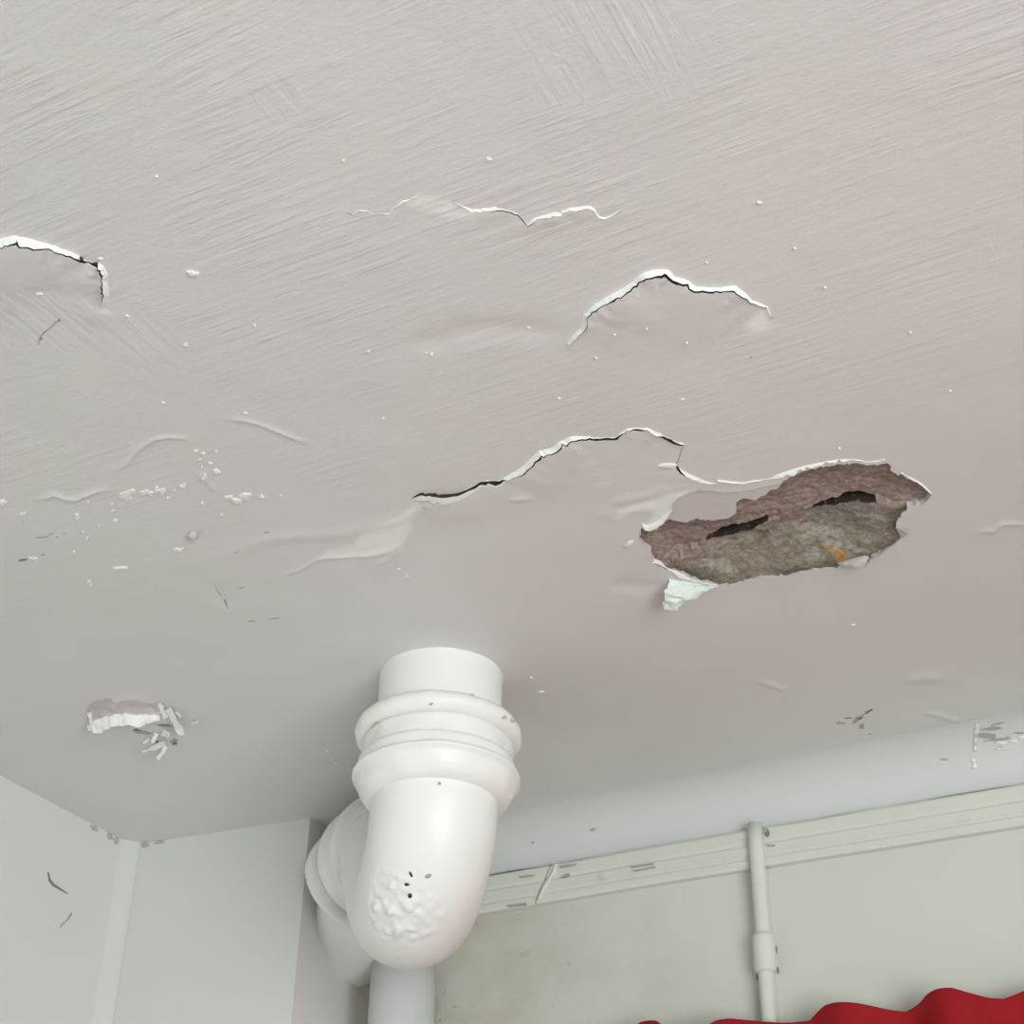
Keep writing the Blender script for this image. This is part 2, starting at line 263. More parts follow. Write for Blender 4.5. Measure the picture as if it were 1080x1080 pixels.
# ------------------------------------------------------------------ tables (millimetres on the ceiling, and on the walls), baked from image pixels cast through the camera
CRACKS = {"c1":{"rows":[[-683.2,458,-681,459.5,-681,460,-681,460,4,3.6],[-680.1,457.6,-677.7,459.4,-677.6,459.8,-677.7,459.9,4.5,4.2],[-677.3,457.6,-674.7,459.5,-674.6,459.8,-674.6,459.9,4.8,4.4],[-674.1,456.8,-672.6,457.6,-672.6,458.1,-672.7,458.2,2.6,2.4],[-671,456.3,-668.7,457.8,-668.6,458.3,-668.7,458.4,4.2,3.9],[-668.3,456.3,-666.1,457.8,-666,458.3,-666,458.4,4.1,3.8],[-664.7,455.5,-662.6,457,-662.5,457.3,-662.5,457.4,3.9,3.6],[-662,455.1,-659.6,456.9,-659.5,457.3,-659.5,457.4,4.7,4.3],[-658.7,454.8,-656.3,456.6,-656.3,457.1,-656.3,457.1,4.9,4.5],[-656.5,454.7,-654.4,457.8,-654.3,458.3,-654.3,458.4,5.2,4.8],[-653.3,454.4,-651.3,458.2,-651.2,458.8,-651.2,458.9,5.2,4.8],[-649.6,453.5,-646.8,455.5,-646.7,456,-646.7,456,5.2,4.8],[-647,453.5,-644.6,456.3,-644.4,456.6,-644.4,456.6,5.2,4.8],[-643.8,452.6,-642.2,456.8,-642,457.1,-642.1,457.2,5.2,4.8],[-641.4,452.9,-639.9,456.8,-639.8,457.2,-639.8,457.3,5.2,4.8],[-638.1,452.2,-636.1,454.8,-636,455.2,-636.1,455.2,5.2,4.8],[-635.4,452.4,-634.2,456.1,-634.1,456.4,-634.1,456.4,5.2,4.8],[-632.5,452,-631.6,455.6,-631.6,456,-631.6,456.1,5.2,4.8],[-629.4,452.2,-628,454.3,-627.9,454.6,-628,454.7,5.2,4.8],[-626.8,452.5,-626.5,456.5,-626.5,456.8,-626.5,456.8,5.2,4.8],[-624.3,452.6,-622.8,454.8,-622.7,455.1,-622.8,455.1,5.2,4.8],[-621,452.5,-619.3,454.5,-619.2,454.7,-619.2,454.8,5.1,4.7],[-618.5,452.7,-617,455.1,-616.9,455.3,-616.9,455.4,5.2,4.8],[-615.6,452.4,-614.6,455,-614.6,455.4,-614.7,455.4,5.2,4.8],[-613.4,452.8,-613.6,455.9,-613.5,456,-613.5,456,5.2,4.8],[-611.2,453.6,-611.2,455.9,-611.4,456.2,-611.4,456.3,5.2,4.8],[-609.3,454.4,-609.9,457.6,-610.1,458,-610.1,458.1,5.2,4.8],[-606.7,455,-606.5,457.6,-606.4,457.8,-606.5,457.8,5.2,4.8],[-604.3,455,-604.3,457.7,-604.3,458,-604.4,458.1,5.2,4.8],[-602.5,455.9,-602.8,458.7,-603,459.2,-603.1,459.2,5.2,4.8],[-600,456.6,-600.1,458.9,-600.2,459.3,-600.2,459.3,5.2,4.8],[-598,457.5,-598.7,461.3,-598.6,461.4,-598.7,461.5,5.2,4.8],[-595.8,457.7,-595.8,460.9,-595.8,461.3,-595.9,461.4,5.2,4.8],[-593.3,457.6,-593.1,460.4,-593.1,460.7,-593.2,460.8,5.2,4.8],[-591.5,458.6,-591.7,461.6,-591.7,462,-591.8,462.1,5.2,4.8],[-589.3,458.9,-588.6,460.9,-588.7,461.3,-588.7,461.4,5.2,4.8],[-587.3,459.2,-587,461.8,-587.1,462.3,-587.2,462.4,5.2,4.8],[-584.5,459.6,-584.2,461.5,-584.6,462.3,-584.7,462.4,5.2,4.8],[-582.4,459.9,-583.1,462,-583.8,463,-583.9,463,5.2,4.8],[-580.9,461.5,-580.9,462.1,-582.1,463.3,-582.2,463.3,4.8,4.5],[-579.2,463.1,-581.6,465.5,-582.4,466.3,-582.5,466.4,5.2,4.8],[-577.6,464.2,-580.2,466.6,-580.6,466.9,-580.7,467,5.2,4.8],[-576.3,466.1,-578,467.5,-578.7,468,-578.8,468.1,5.2,4.8],[-574.8,467.6,-576.7,469,-577.4,469.5,-577.4,469.6,5.2,4.8],[-573.4,469.5,-575.6,471.1,-576.4,471.7,-576.4,471.7,5.2,4.8],[-572.3,470.9,-573.7,471.9,-574.3,472.3,-574.4,472.4,5.2,4.8],[-570.8,473.1,-571.6,473.6,-572.2,474.1,-572.3,474.1,4.4,4.1],[-569,474.4,-569.7,474.9,-570.3,475.3,-570.3,475.3,3.9,3.6],[-568.3,475.9,-568.8,476,-569.5,476.5,-569.6,476.6,3.3,3],[-567.2,477.5,-567.9,477.8,-568.3,478.1,-568.4,478.1,3.4,3.1],[-565.8,479,-566.9,479.3,-567.3,479.6,-567.4,479.6,4.3,3.9],[-565.1,481.6,-565.9,481.8,-566.5,482.2,-566.6,482.2,3.6,3.3],[-563.5,483.2,-564.2,483.4,-564.8,483.8,-564.8,483.8,3.6,3.3],[-562.5,485.2,-563.2,485.3,-564,485.8,-564.1,485.9,3.8,3.5],[-561.1,486.8,-561.6,486.6,-562.7,487.3,-562.8,487.3,3.3,3.1],[-560.5,489.6,-561.1,489.3,-562.1,489.8,-562.2,489.9,3.2,3],[-559.6,491.2,-560,490.8,-561.3,491.4,-561.4,491.5,3.1,2.9],[-559.1,493.5,-558.9,492.7,-561,493.8,-561.3,494,2.8,2.6],[-558.9,496.5,-559.1,496.5,-560,496.9,-560.7,497.3,1.6,0.4],[-557.3,497.7,-557.5,497.8,-557.6,497.8,-558.3,498.4,1,0.2],[-556,499.9,-556,499.9,-556.5,500.4,-557.5,501.3,1.9,0.4],[-554,500.8,-553.8,500.6,-555.1,501.8,-556,502.6,2.4,2.2],[-552.7,501.6,-553,501.4,-554.3,502.3,-554.7,502.5,3.2,2.9],[-552.4,503.7,-553.7,502.7,-554.9,503.2,-555.1,503.2,4.9,4.5],[-552.3,506,-553.2,504.2,-554.5,504.3,-554.6,504.4,4.1,3.8],[-553.5,509.2,-554.5,506,-555.4,505.8,-555.5,505.8,4.8,4.4],[-554.7,512.4,-554.9,508.4,-556,507.9,-556,507.9,4.4,4],[-556.6,514.5,-556.6,510,-557,509.5,-557.1,509.4,4.1,3.8],[-559.1,516.8,-559.3,512.6,-559.4,512.2,-559.4,512.2,3.8,3.5],[-560.5,518.9,-560.7,515.3,-561.1,514.9,-561.2,514.9,3.6,3.3],[-561.7,521.3,-562,516.6,-562.8,516,-562.9,516,4.8,4.5],[-563.6,524,-563.8,519.2,-564.2,518.7,-564.3,518.6,4.6,4.2],[-566,526.9,-565.5,521.1,-566.1,520.2,-566.1,520.2,4.9,4.5],[-567.9,529.3,-566.7,524,-566.9,523.2,-567,523.2,3.8,3.5],[-570.3,530.7,-568.2,524.3,-568.2,523.3,-568.2,523.3,4.1,3.7],[-573.4,532.4,-571.7,528.1,-571.6,527.5,-571.7,527.4,2.6,2.4],[-576.5,534.1,-575.2,530.7,-575.1,530.4,-575.1,530.3,1.9,1.8]],"fall":0.075},"c2":{"rows":[[-333.1,694.1,-331.8,694.7,-331.7,694.7,-331.7,694.8,1.6,1.5],[-330.8,692.4,-329,693.1,-328.9,693,-328.9,693.1,2.1,1.9],[-328.2,690,-326.1,690.9,-326,690.9,-325.9,690.9,2.6,2.4],[-326.1,688.2,-324.1,689.3,-323.9,689.2,-323.9,689.3,2.7,2.5],[-323.7,687,-322.1,688,-322,688,-322,688.1,2.4,2.2],[-321.1,685.5,-319.2,686.5,-319.1,686.5,-319,686.6,2.6,2.4],[-318.8,684.1,-316.3,684.6,-316,684.7,-316,684.8,2.8,2.5],[-316.6,681.2,-312.8,681.1,-312.4,681.2,-312.4,681.2,3.4,3.1],[-314.6,678.6,-311.1,678,-310.8,678,-310.7,678.1,2.8,2.6],[-313.3,675.6,-310.3,675.2,-309.9,675.4,-309.9,675.4,2.6,2.4],[-311.5,673,-308.9,673.4,-308.5,673.7,-308.5,673.7,2.8,2.6],[-308.3,671.4,-306.2,672.1,-305.9,672.8,-305.9,672.9,3,2.8],[-306.1,669.9,-304.6,670.5,-304.4,671.3,-304.3,671.4,2.5,2.3],[-303.6,668.5,-301.7,669.7,-301.5,670.6,-301.5,670.7,3.6,3.3],[-301.1,667.2,-299.6,668.7,-299.5,669.2,-299.4,669.3,3.4,3.1],[-298.3,666.6,-297.1,668,-297,668.5,-297,668.6,3.1,2.9],[-295.6,665.6,-294.4,667.3,-294.3,667.5,-294.4,667.6,3.3,3],[-293.1,664.8,-291.8,666.7,-291.7,667.2,-291.7,667.3,4,3.6],[-291.3,664.5,-290.1,666.1,-290.1,666.9,-290.1,667,3.7,3.4],[-288.6,663.7,-287.4,665.1,-287.4,666.6,-287.4,666.7,4.1,3.7],[-286.2,663.2,-285.2,664.6,-285.2,665.5,-285.2,665.6,3.3,3.1],[-283.8,662.6,-282.5,664.8,-282.5,665.3,-282.5,665.4,4.4,4],[-281.3,662.1,-280,663.9,-279.9,664.5,-279.9,664.6,4,3.7],[-278.6,661.4,-277.4,662.7,-277.4,663.6,-277.4,663.7,3.5,3.2],[-276.5,660.6,-275.1,662.1,-275,663,-275,663.1,3.8,3.5],[-273.8,659.8,-272.6,660.6,-272.5,661.7,-272.5,661.8,2.8,2.6],[-271.5,659,-269.8,659.9,-269.6,661.1,-269.6,661.2,3.5,3.2],[-269.1,657.6,-267.7,658.2,-267.4,659.1,-267.4,659.2,2.6,2.4],[-266.9,655.9,-265,657.2,-264.7,658.1,-264.7,658.2,3.9,3.6],[-264.5,655.1,-263.1,656.6,-263,657.6,-263,657.7,4,3.7],[-262.6,654.5,-261.8,656.3,-261.8,657.2,-261.8,657.3,4.1,3.8],[-260.2,654.9,-259.9,656.7,-260,657.6,-260,657.7,4.2,3.9],[-258.1,654.9,-258.1,656.8,-258.3,657.9,-258.4,657.9,4.5,4.1],[-256.3,655.3,-256.6,657,-256.9,657.9,-257,658,4.2,3.8],[-253.8,656.2,-254.2,657.3,-254.9,658.9,-254.9,659,4.2,3.8],[-252.2,657.4,-252.7,658.2,-253.6,660.1,-253.7,660.2,4.1,3.7],[-250,658.2,-250.5,658,-251.9,660.4,-252,660.5,3.4,3.1],[-248.3,659.4,-249.7,659.1,-251.2,660.5,-251.2,660.6,3.8,3.5],[-247.5,662.7,-249.3,661.7,-250.8,662.9,-250.9,662.9,3.8,3.5],[-247.5,667,-248.6,666.2,-250.1,667.5,-250.2,667.6,3,2.8],[-246,668.5,-246.9,668.1,-248.4,670,-248.5,670,3.3,3],[-244.1,669.9,-245.4,670.2,-246.2,671.4,-246.3,671.5,3.5,3.2],[-242.6,671.7,-244,671.6,-245.1,672.9,-245.2,673,3.6,3.3],[-241,674.3,-241.8,673.7,-243.1,675,-243.1,675.1,2.4,2.2],[-240.4,677.2,-242.2,676.9,-243.1,677.6,-243.1,677.7,3.5,3.3],[-239.2,680.6,-240.5,680.7,-241.4,681.7,-241.4,681.8,3.2,3],[-237.5,681.7,-238.3,682.1,-239,683.4,-239.1,683.5,2.9,2.7],[-235.8,682.5,-236.2,682.9,-236.9,684.2,-236.9,684.3,2.6,2.3],[-233.9,683.7,-234.4,684.2,-235,685.5,-235.1,685.6,2.8,2.6],[-232.5,685.1,-233,685.6,-233.5,686.9,-233.6,687,2.7,2.5],[-230.4,685.7,-230.9,686.3,-231.5,687.7,-231.5,687.8,2.9,2.7],[-228.4,686.8,-228.7,687.3,-229.1,688.3,-229.1,688.4,2.2,2],[-226.9,687.9,-227.1,688.6,-227.5,689.8,-227.6,689.9,2.6,2.4],[-224,688.1,-224.2,689.3,-224.4,689.9,-224.4,690,2.7,2.5],[-221.8,688.7,-222.2,689.8,-222.5,690.7,-222.5,690.8,3,2.8],[-219.3,689.7,-220,690.5,-220.5,691.4,-220.5,691.5,3,2.8],[-217.1,690.6,-218.7,691.1,-219.3,691.7,-219.3,691.8,3.6,3.3],[-216.3,694.2,-218.4,694,-218.9,694.4,-219,694.5,3.5,3.2],[-215.3,696.6,-217.4,696,-218,696.3,-218.1,696.4,3.3,3.1],[-214.4,699.6,-216.5,698.8,-217.1,699.1,-217.2,699.1,3.2,3],[-213.6,703.2,-214.9,702.6,-215.5,702.9,-215.6,703,2.2,2],[-213.2,707,-214.5,706.7,-214.9,707,-215,707,2.1,1.9],[-211.4,709.7,-212.2,709.7,-212.6,710,-212.6,710.1,1.7,1.5],[-209.6,712.2,-210.6,712.5,-210.7,712.5,-210.7,712.6,1.7,1.5],[-208.2,714.4,-209.1,714.4,-209.2,714.4,-209.2,714.5,1.4,1.3],[-206.5,717.2,-207.4,717.1,-207.4,716.8,-207.5,716.9,1.1,0.8],[-206.9,721.4,-207.9,720.9,-207.9,720.6,-207.9,720.6,1.1,0.8],[-207.4,725.1,-208.1,724.8,-208.1,724.4,-208.2,724.5,0.8,0.5],[-207.2,728.8,-207.8,728.8,-207.7,728.4,-207.8,728.4,0.7,0.3]],"fall":0.07},"c3":{"rows":[[-395.5,531,-395.9,531.3,-395.8,531.2,-395.9,531.2,0.3,0.1],[-394.4,532.9,-394.8,533.3,-394.7,533.2,-394.8,533.3,0.3,0.1],[-393.6,535.1,-393.9,535.7,-393.8,535.6,-393.8,535.6,0.3,0.1],[-389.4,532.6,-389.7,533.5,-389.6,533.4,-389.7,533.4,0.5,0.3],[-386.4,534.3,-386.9,535.1,-386.8,535,-386.8,535.1,0.6,0.4],[-383.8,535.9,-384.4,536.6,-384.3,536.4,-384.4,536.5,0.5,0.3],[-383.3,539.3,-383.9,540,-383.8,539.8,-383.9,539.9,0.4,0.2],[-380.7,540.4,-381.2,541.1,-381.1,540.9,-381.2,541,0.4,0.2],[-378.6,541.5,-379,542.2,-378.9,542.1,-379,542.2,0.4,0.2],[-376,542.5,-376.2,543.4,-376.1,543.3,-376.2,543.4,0.5,0.3],[-373.7,543.5,-373.7,544.3,-373.6,544.2,-373.6,544.3,0.5,0.3],[-370.3,540.5,-370.1,541.3,-370,541.2,-370,541.2,0.5,0.3],[-367.7,540.1,-367.6,540.8,-367.5,540.7,-367.5,540.8,0.4,0.2],[-364.7,538.9,-364.5,539.9,-364.4,539.9,-364.4,539.9,0.7,0.6],[-362.1,537.9,-362.1,538.9,-362,538.9,-362.1,538.9,0.6,0.5],[-359.5,538.2,-359.6,539.2,-359.6,539.2,-359.6,539.2,0.7,0.5],[-357.2,538.9,-357.4,539.7,-357.3,539.6,-357.3,539.6,0.5,0.3],[-354.4,538.7,-354.6,539.5,-354.5,539.4,-354.5,539.5,0.5,0.3],[-352.6,538.8,-352.7,539.1,-352.6,539.1,-352.6,539.2,0.2,0]],"fall":0.012},"c3b":{"rows":[[-337.6,551.7,-337.8,552.2,-337.8,552.1,-337.8,552.1,0.3,0.1],[-335.1,553.3,-335.6,553.9,-335.6,553.8,-335.6,553.9,0.4,0.2],[-333.8,555.3,-334.5,555.9,-334.4,555.8,-334.5,555.9,0.5,0.3],[-332.3,557.9,-333.1,558.5,-333.1,558.5,-333.1,558.5,0.6,0.5],[-331.1,559.7,-331.9,560.4,-331.9,560.4,-332,560.5,0.7,0.6],[-330,561.6,-330.9,562.7,-330.9,562.7,-331,562.8,0.9,0.9],[-327.9,562.5,-328.5,563.7,-328.6,563.8,-328.6,563.9,0.9,0.9],[-325.7,563.5,-326.3,565.1,-326.3,565.1,-326.4,565.2,1.1,1],[-323.2,563.9,-323.8,565.4,-323.8,565.5,-323.8,565.6,1.1,1],[-321.1,565.1,-321.6,566.6,-321.6,566.7,-321.6,566.8,1,1],[-318.7,565.2,-319.6,567,-319.6,567.1,-319.6,567.2,1.3,1.2],[-316.3,566,-317.3,567.5,-317.4,567.6,-317.4,567.7,1.2,1.1],[-315.7,568.4,-316.2,568.9,-316.6,569.4,-316.7,569.5,0.7,0.3],[-313.2,569.4,-313.8,570,-314.2,570.4,-314.2,570.5,0.7,0.4],[-311.8,571.9,-312.2,572.4,-312.6,572.7,-312.6,572.8,0.5,0.2],[-309.7,573.4,-310.2,573.8,-310.7,574.3,-310.8,574.4,0.6,0.3],[-308.8,575.7,-309.2,576,-309.8,576.4,-309.9,576.4,0.5,0.2],[-307.5,577.4,-307.8,577.5,-308.3,577.8,-308.4,577.8,0.4,0.1],[-307,582.3,-307.2,582.5,-307.8,582.9,-307.8,582.9,0.4,0.1],[-306.3,587,-306.8,587.9,-307,588.2,-307.1,588.3,0.7,0.5],[-303.9,585.3,-303.9,586.8,-303.9,587.2,-303.9,587.3,1.1,1],[-301.7,584.1,-301.4,585.9,-301.4,586.1,-301.4,586.1,1.3,1.2],[-299.2,584.2,-299.2,585.3,-299.2,585.4,-299.2,585.5,0.7,0.6],[-296.8,584.2,-296.9,585.7,-296.9,585.9,-296.9,586,1.1,1],[-293.9,584.4,-294.1,586.3,-294.1,586.5,-294.1,586.6,1.3,1.2],[-291.7,584.5,-292.1,586.9,-292.1,586.9,-292.1,587,1.6,1.5],[-289,584.4,-289.6,586.4,-289.6,586.5,-289.6,586.5,1.4,1.2],[-287.1,585.6,-287.9,587.9,-287.8,587.9,-287.9,588,1.5,1.4],[-285.5,587,-285.7,588.6,-285.7,588.6,-285.7,588.7,1,1],[-283.7,585.8,-283.6,587,-283.6,587,-283.6,587.1,0.8,0.7],[-281.7,585.8,-281.7,587.3,-281.7,587.3,-281.7,587.4,1,0.9],[-279.2,585.3,-279.4,587.1,-279.4,587.2,-279.4,587.2,1.2,1.1],[-275.9,586.7,-276.5,588.8,-276.5,588.9,-276.5,589,1.4,1.3],[-273,587.5,-273.7,589.3,-273.7,589.4,-273.7,589.5,1.3,1.2],[-270.2,588.2,-271,589.7,-271.1,589.8,-271.1,589.8,1.1,1],[-267.3,589.5,-268.8,590.7,-268.9,590.7,-268.9,590.8,1.3,1.2],[-266.1,593.3,-267.2,593.6,-267.2,593.6,-267.3,593.6,0.7,0.7],[-266.2,596.3,-267.3,596.6,-267.3,596.6,-267.4,596.6,0.8,0.7],[-266.1,599.7,-267.1,600.3,-267.1,600.3,-267.1,600.4,0.7,0.7],[-264,601.6,-264.6,602.7,-264.6,602.7,-264.6,602.8,0.8,0.7],[-259.9,601.9,-260.1,602.9,-260,602.8,-260,602.9,0.6,0.4],[-256.8,600.9,-256.8,601.8,-256.7,601.7,-256.7,601.8,0.5,0.3],[-253.2,600.2,-253.2,600.8,-253.1,600.7,-253.1,600.8,0.3,0.1]],"fall":0.016},"c4":{"rows":[[-514.7,803,-514.9,804,-514.7,803.7,-515.1,804.8,0.4,0.2],[-511.8,802.6,-511.9,803.4,-511.6,803,-512.3,804.9,0.7,0.3],[-508.7,802.5,-508.6,802.7,-507.7,801.2,-509.2,805.7,1.6,0.3],[-505.5,801.9,-505.4,801.9,-504.2,800.1,-506.5,805.9,2.2,0.4],[-502.6,801.8,-502.5,801.7,-501.3,799.9,-504.6,806.5,2.6,0.4],[-501,803.9,-501,803.9,-500.3,802.9,-503.1,807.8,2.1,0.3],[-497.8,804.3,-497.8,804.3,-497,802.9,-500.5,808.5,2.4,0.4],[-496.8,806.3,-496.7,806.2,-495.6,804.3,-500,811.1,2.9,0.3],[-494.6,807.3,-494.5,807.1,-493,804.5,-498.6,813.2,3.7,0.4],[-492.9,808.7,-492.9,808.7,-492.6,808.2,-495.4,812.6,2.1,0.2],[-490.5,810.3,-490.4,810.2,-489.4,808.4,-493.8,816.1,3.3,0.3],[-488.3,811.5,-488.2,811.4,-487,809.7,-491,817.4,3.2,0.4],[-485.4,812.3,-485.3,812.2,-484.1,810.7,-487.3,817.7,2.9,0.3],[-482.6,812.5,-482.5,812.5,-481.6,811.6,-483.9,817.4,2.5,0.2],[-479.8,812.2,-479.7,812.1,-479.1,812.3,-481.1,817.9,2.7,0.3],[-476.9,812.6,-476.8,812.6,-475.9,812.1,-477.7,817.7,2.5,0.3],[-473.5,811.9,-473.4,811.9,-472.5,811.7,-473.8,816.6,2.3,0.2],[-469.3,810.5,-469.1,810.6,-468.4,810.8,-469.5,815.1,2.1,0.3],[-466.1,810.1,-466,810.2,-465.4,810.9,-466.2,814.4,1.9,0.2],[-462.8,809.4,-462.7,809.4,-462.2,810.5,-462.8,813.7,1.9,0.2],[-459.4,807.6,-459.4,807.8,-459.1,809,-459.6,811.3,1.5,0.2],[-456.5,806.9,-456.5,806.9,-456.5,808.5,-457.4,811.3,1.8,0.2],[-453.6,807.8,-453.6,807.9,-454.4,810.6,-455.5,813,2,0.2],[-451.3,808.2,-451.3,808.4,-451.9,809.8,-452.7,811.3,1.2,0.1],[-449.2,809.2,-449.3,809.3,-450.3,811.4,-451.4,813.6,1.7,0.2],[-446.8,810.6,-446.9,810.6,-448.3,814.2,-449.2,815.9,1.9,0.2],[-444.1,812.2,-444.1,812.3,-444.3,814.2,-445.1,816.4,1.6,0.2],[-440.8,810.8,-440.7,811.3,-440.6,812.4,-441.1,814.6,1.3,0.5],[-437.9,809.4,-437.4,812.3,-437.4,812.4,-437.4,812.6,2.1,1.9],[-434.6,808.5,-434.1,811.5,-434,811.6,-434.1,811.8,2.2,2],[-431.8,807.3,-431.4,810.6,-431.3,810.9,-431.4,811,2.4,2.2],[-428.8,807,-428.3,810.4,-428.2,810.9,-428.3,811,2.6,2.4],[-425.8,805.7,-424.7,809.6,-424.7,810.3,-424.7,810.5,3.1,2.9],[-422.9,804.2,-421.4,807.8,-421.3,808.8,-421.3,808.9,3.2,2.9],[-419.9,802.9,-418.3,805.7,-418.2,806.8,-418.2,806.9,2.7,2.5],[-416.7,800.9,-414.8,803.9,-414.6,804.6,-414.6,804.8,2.9,2.7],[-414.2,799.1,-412,802.1,-411.7,803.2,-411.7,803.3,3.1,2.9],[-411.1,797.3,-409.3,799.4,-409.1,800.7,-409,800.8,2.5,2.3],[-408.5,795.3,-406.5,798,-406.2,799.2,-406.2,799.3,3,2.7],[-404.8,793.3,-403.3,796,-403.2,798,-403.2,798.1,3.1,2.8],[-402,791.2,-401.4,794.2,-401.5,795.6,-401.5,795.8,2.8,2.6],[-399.6,791.8,-399.9,795.7,-400.2,797,-400.2,797.2,3.2,3],[-397.1,791.9,-397.6,795.3,-397.7,795.9,-397.8,796,2.6,2.4],[-394,792.3,-393.9,795.8,-394.1,796.7,-394.1,796.9,2.8,2.6],[-390.4,791.8,-389.7,795,-389.7,796,-389.7,796.1,2.8,2.5],[-385.9,788.7,-384.8,791.6,-384.8,793,-384.8,793.1,2.9,2.7],[-383.1,787.5,-382.6,788.9,-382.8,790.2,-382.8,790.3,1.6,1.5],[-380.6,787.5,-380.1,791,-380.2,792.2,-380.3,792.3,3.1,2.8],[-377.2,786.2,-377.1,788.9,-377.3,790,-377.3,790.1,2.4,2.2],[-374.5,785.7,-374.9,788.5,-375.2,789.5,-375.3,789.7,2.4,2.2],[-371.8,786.7,-372.7,789.4,-373.1,790.3,-373.2,790.4,2.4,2.2],[-369.5,788,-370.4,789.7,-371,791,-371,791.1,1.9,1.7],[-367.2,789.1,-367.9,790.4,-368.6,791.7,-368.6,791.8,1.6,1.5],[-365.2,790.7,-365.9,791.8,-366.7,793.2,-366.7,793.4,1.6,1.4],[-362.5,791.6,-363,792.3,-363.9,793.9,-364,794,1.2,0.8],[-361,794.4,-361.4,795,-362.1,796.2,-362.1,796.3,0.9,0.4],[-358.7,794.9,-359,795.5,-359.9,797.3,-360,797.4,1.1,0.5],[-356.6,796.7,-356.9,797.2,-357.5,798.5,-357.5,798.6,0.8,0.2],[-354.3,797,-354.4,797.4,-355.2,799.2,-355.3,799.4,0.8,0.2],[-351.6,798.2,-351.7,798.5,-352.5,800.4,-352.6,800.6,0.9,0.2],[-348.9,799.9,-349,800.1,-349.5,802,-349.6,802.2,0.8,0.1],[-346.5,800.5,-346.5,800.7,-346.6,802.8,-346.6,802.9,0.8,0.1],[-344.4,798.7,-344.2,799.3,-343.9,800.4,-343.9,800.5,0.9,0.4],[-341.6,796.9,-341.2,797.8,-341,798.5,-341,798.6,1,0.8],[-339.1,795.7,-338.6,797.1,-338.6,797.8,-338.6,797.9,1.4,1.3],[-336,793.9,-336,795.4,-336,795.8,-336,795.9,1.2,1.1],[-334,795.1,-334.3,796.4,-334.5,797.1,-334.7,797.5,1.3,1.2],[-331.8,795.5,-332.2,796.4,-332.5,797.2,-332.7,797.7,0.9,0.5],[-329.2,796.8,-329.4,797.3,-330,798.7,-330.4,799.7,0.9,0.3],[-327.2,798,-327.5,798.7,-328.1,800.1,-328.3,800.7,1,0.5],[-324.6,798.8,-325.2,799.8,-325.6,800.7,-325.8,801,1.2,1],[-322.8,799.4,-323.8,800.6,-324,800.9,-324.1,801,1.2,1.1],[-320.7,803.4,-322.3,804.8,-322.5,805,-322.6,805.1,1.7,1.6],[-318.8,807.2,-320.7,808.6,-320.9,808.7,-321,808.8,1.9,1.7],[-317,809,-318.8,810.1,-319,810.3,-319.1,810.4,1.7,1.6],[-316,813.1,-316.3,813.3,-317.7,814.4,-317.9,814.7,0.8,0.2],[-314.9,815.9,-315.2,816.1,-316.6,817.3,-316.8,817.5,0.8,0.2],[-313.2,818.5,-313.4,818.6,-315.1,820.2,-315.3,820.5,1,0.1],[-312.2,821.8,-312.5,822,-313.8,823.5,-314,823.8,0.9,0.2],[-310.4,824.2,-310.8,824.7,-311.7,825.9,-311.9,826.1,1,0.4],[-307.9,825.8,-308.7,826.5,-309.4,827.5,-309.5,827.8,1.2,1],[-306.2,828.7,-306.6,829.1,-306.6,829.1,-306.7,829.2,0.3,0.1]],"fall":0.05},"c4b":{"rows":[[-321.4,848.3,-321.6,848.4,-322.3,848.4,-322.4,848.5,0.4,0],[-321.2,852.2,-321.4,852.3,-323.2,853.2,-323.3,853.2,0.8,0.1],[-320.2,856.7,-321.2,856.7,-322.6,858,-322.7,858.1,1.5,1.4],[-319,858.6,-320.6,859.4,-321.4,860.3,-321.5,860.4,1.7,1.6],[-317.9,861.7,-320.2,863.4,-320.4,863.6,-320.5,863.7,2.1,1.9],[-316.3,864.2,-318.3,865.8,-318.4,865.9,-318.5,866,1.8,1.7],[-315,867.1,-317.3,869,-317.3,868.9,-317.4,869,2,1.9],[-313.2,870.1,-314.9,871.4,-315,871.4,-315,871.5,1.5,1.4],[-311.9,873.9,-313.7,875.6,-313.7,875.5,-313.8,875.6,1.6,1.5],[-310.2,876,-311.3,877.2,-311.3,877.2,-311.4,877.3,1.1,1],[-307.9,878.5,-308.9,879.9,-308.9,879.8,-308.9,880,1.1,1],[-306,880.6,-306.7,881.9,-306.7,881.7,-306.7,881.8,0.8,0.6],[-303.6,882.4,-304.1,883.5,-304,883.2,-304.1,883.3,0.6,0.3]],"fall":0.02}}
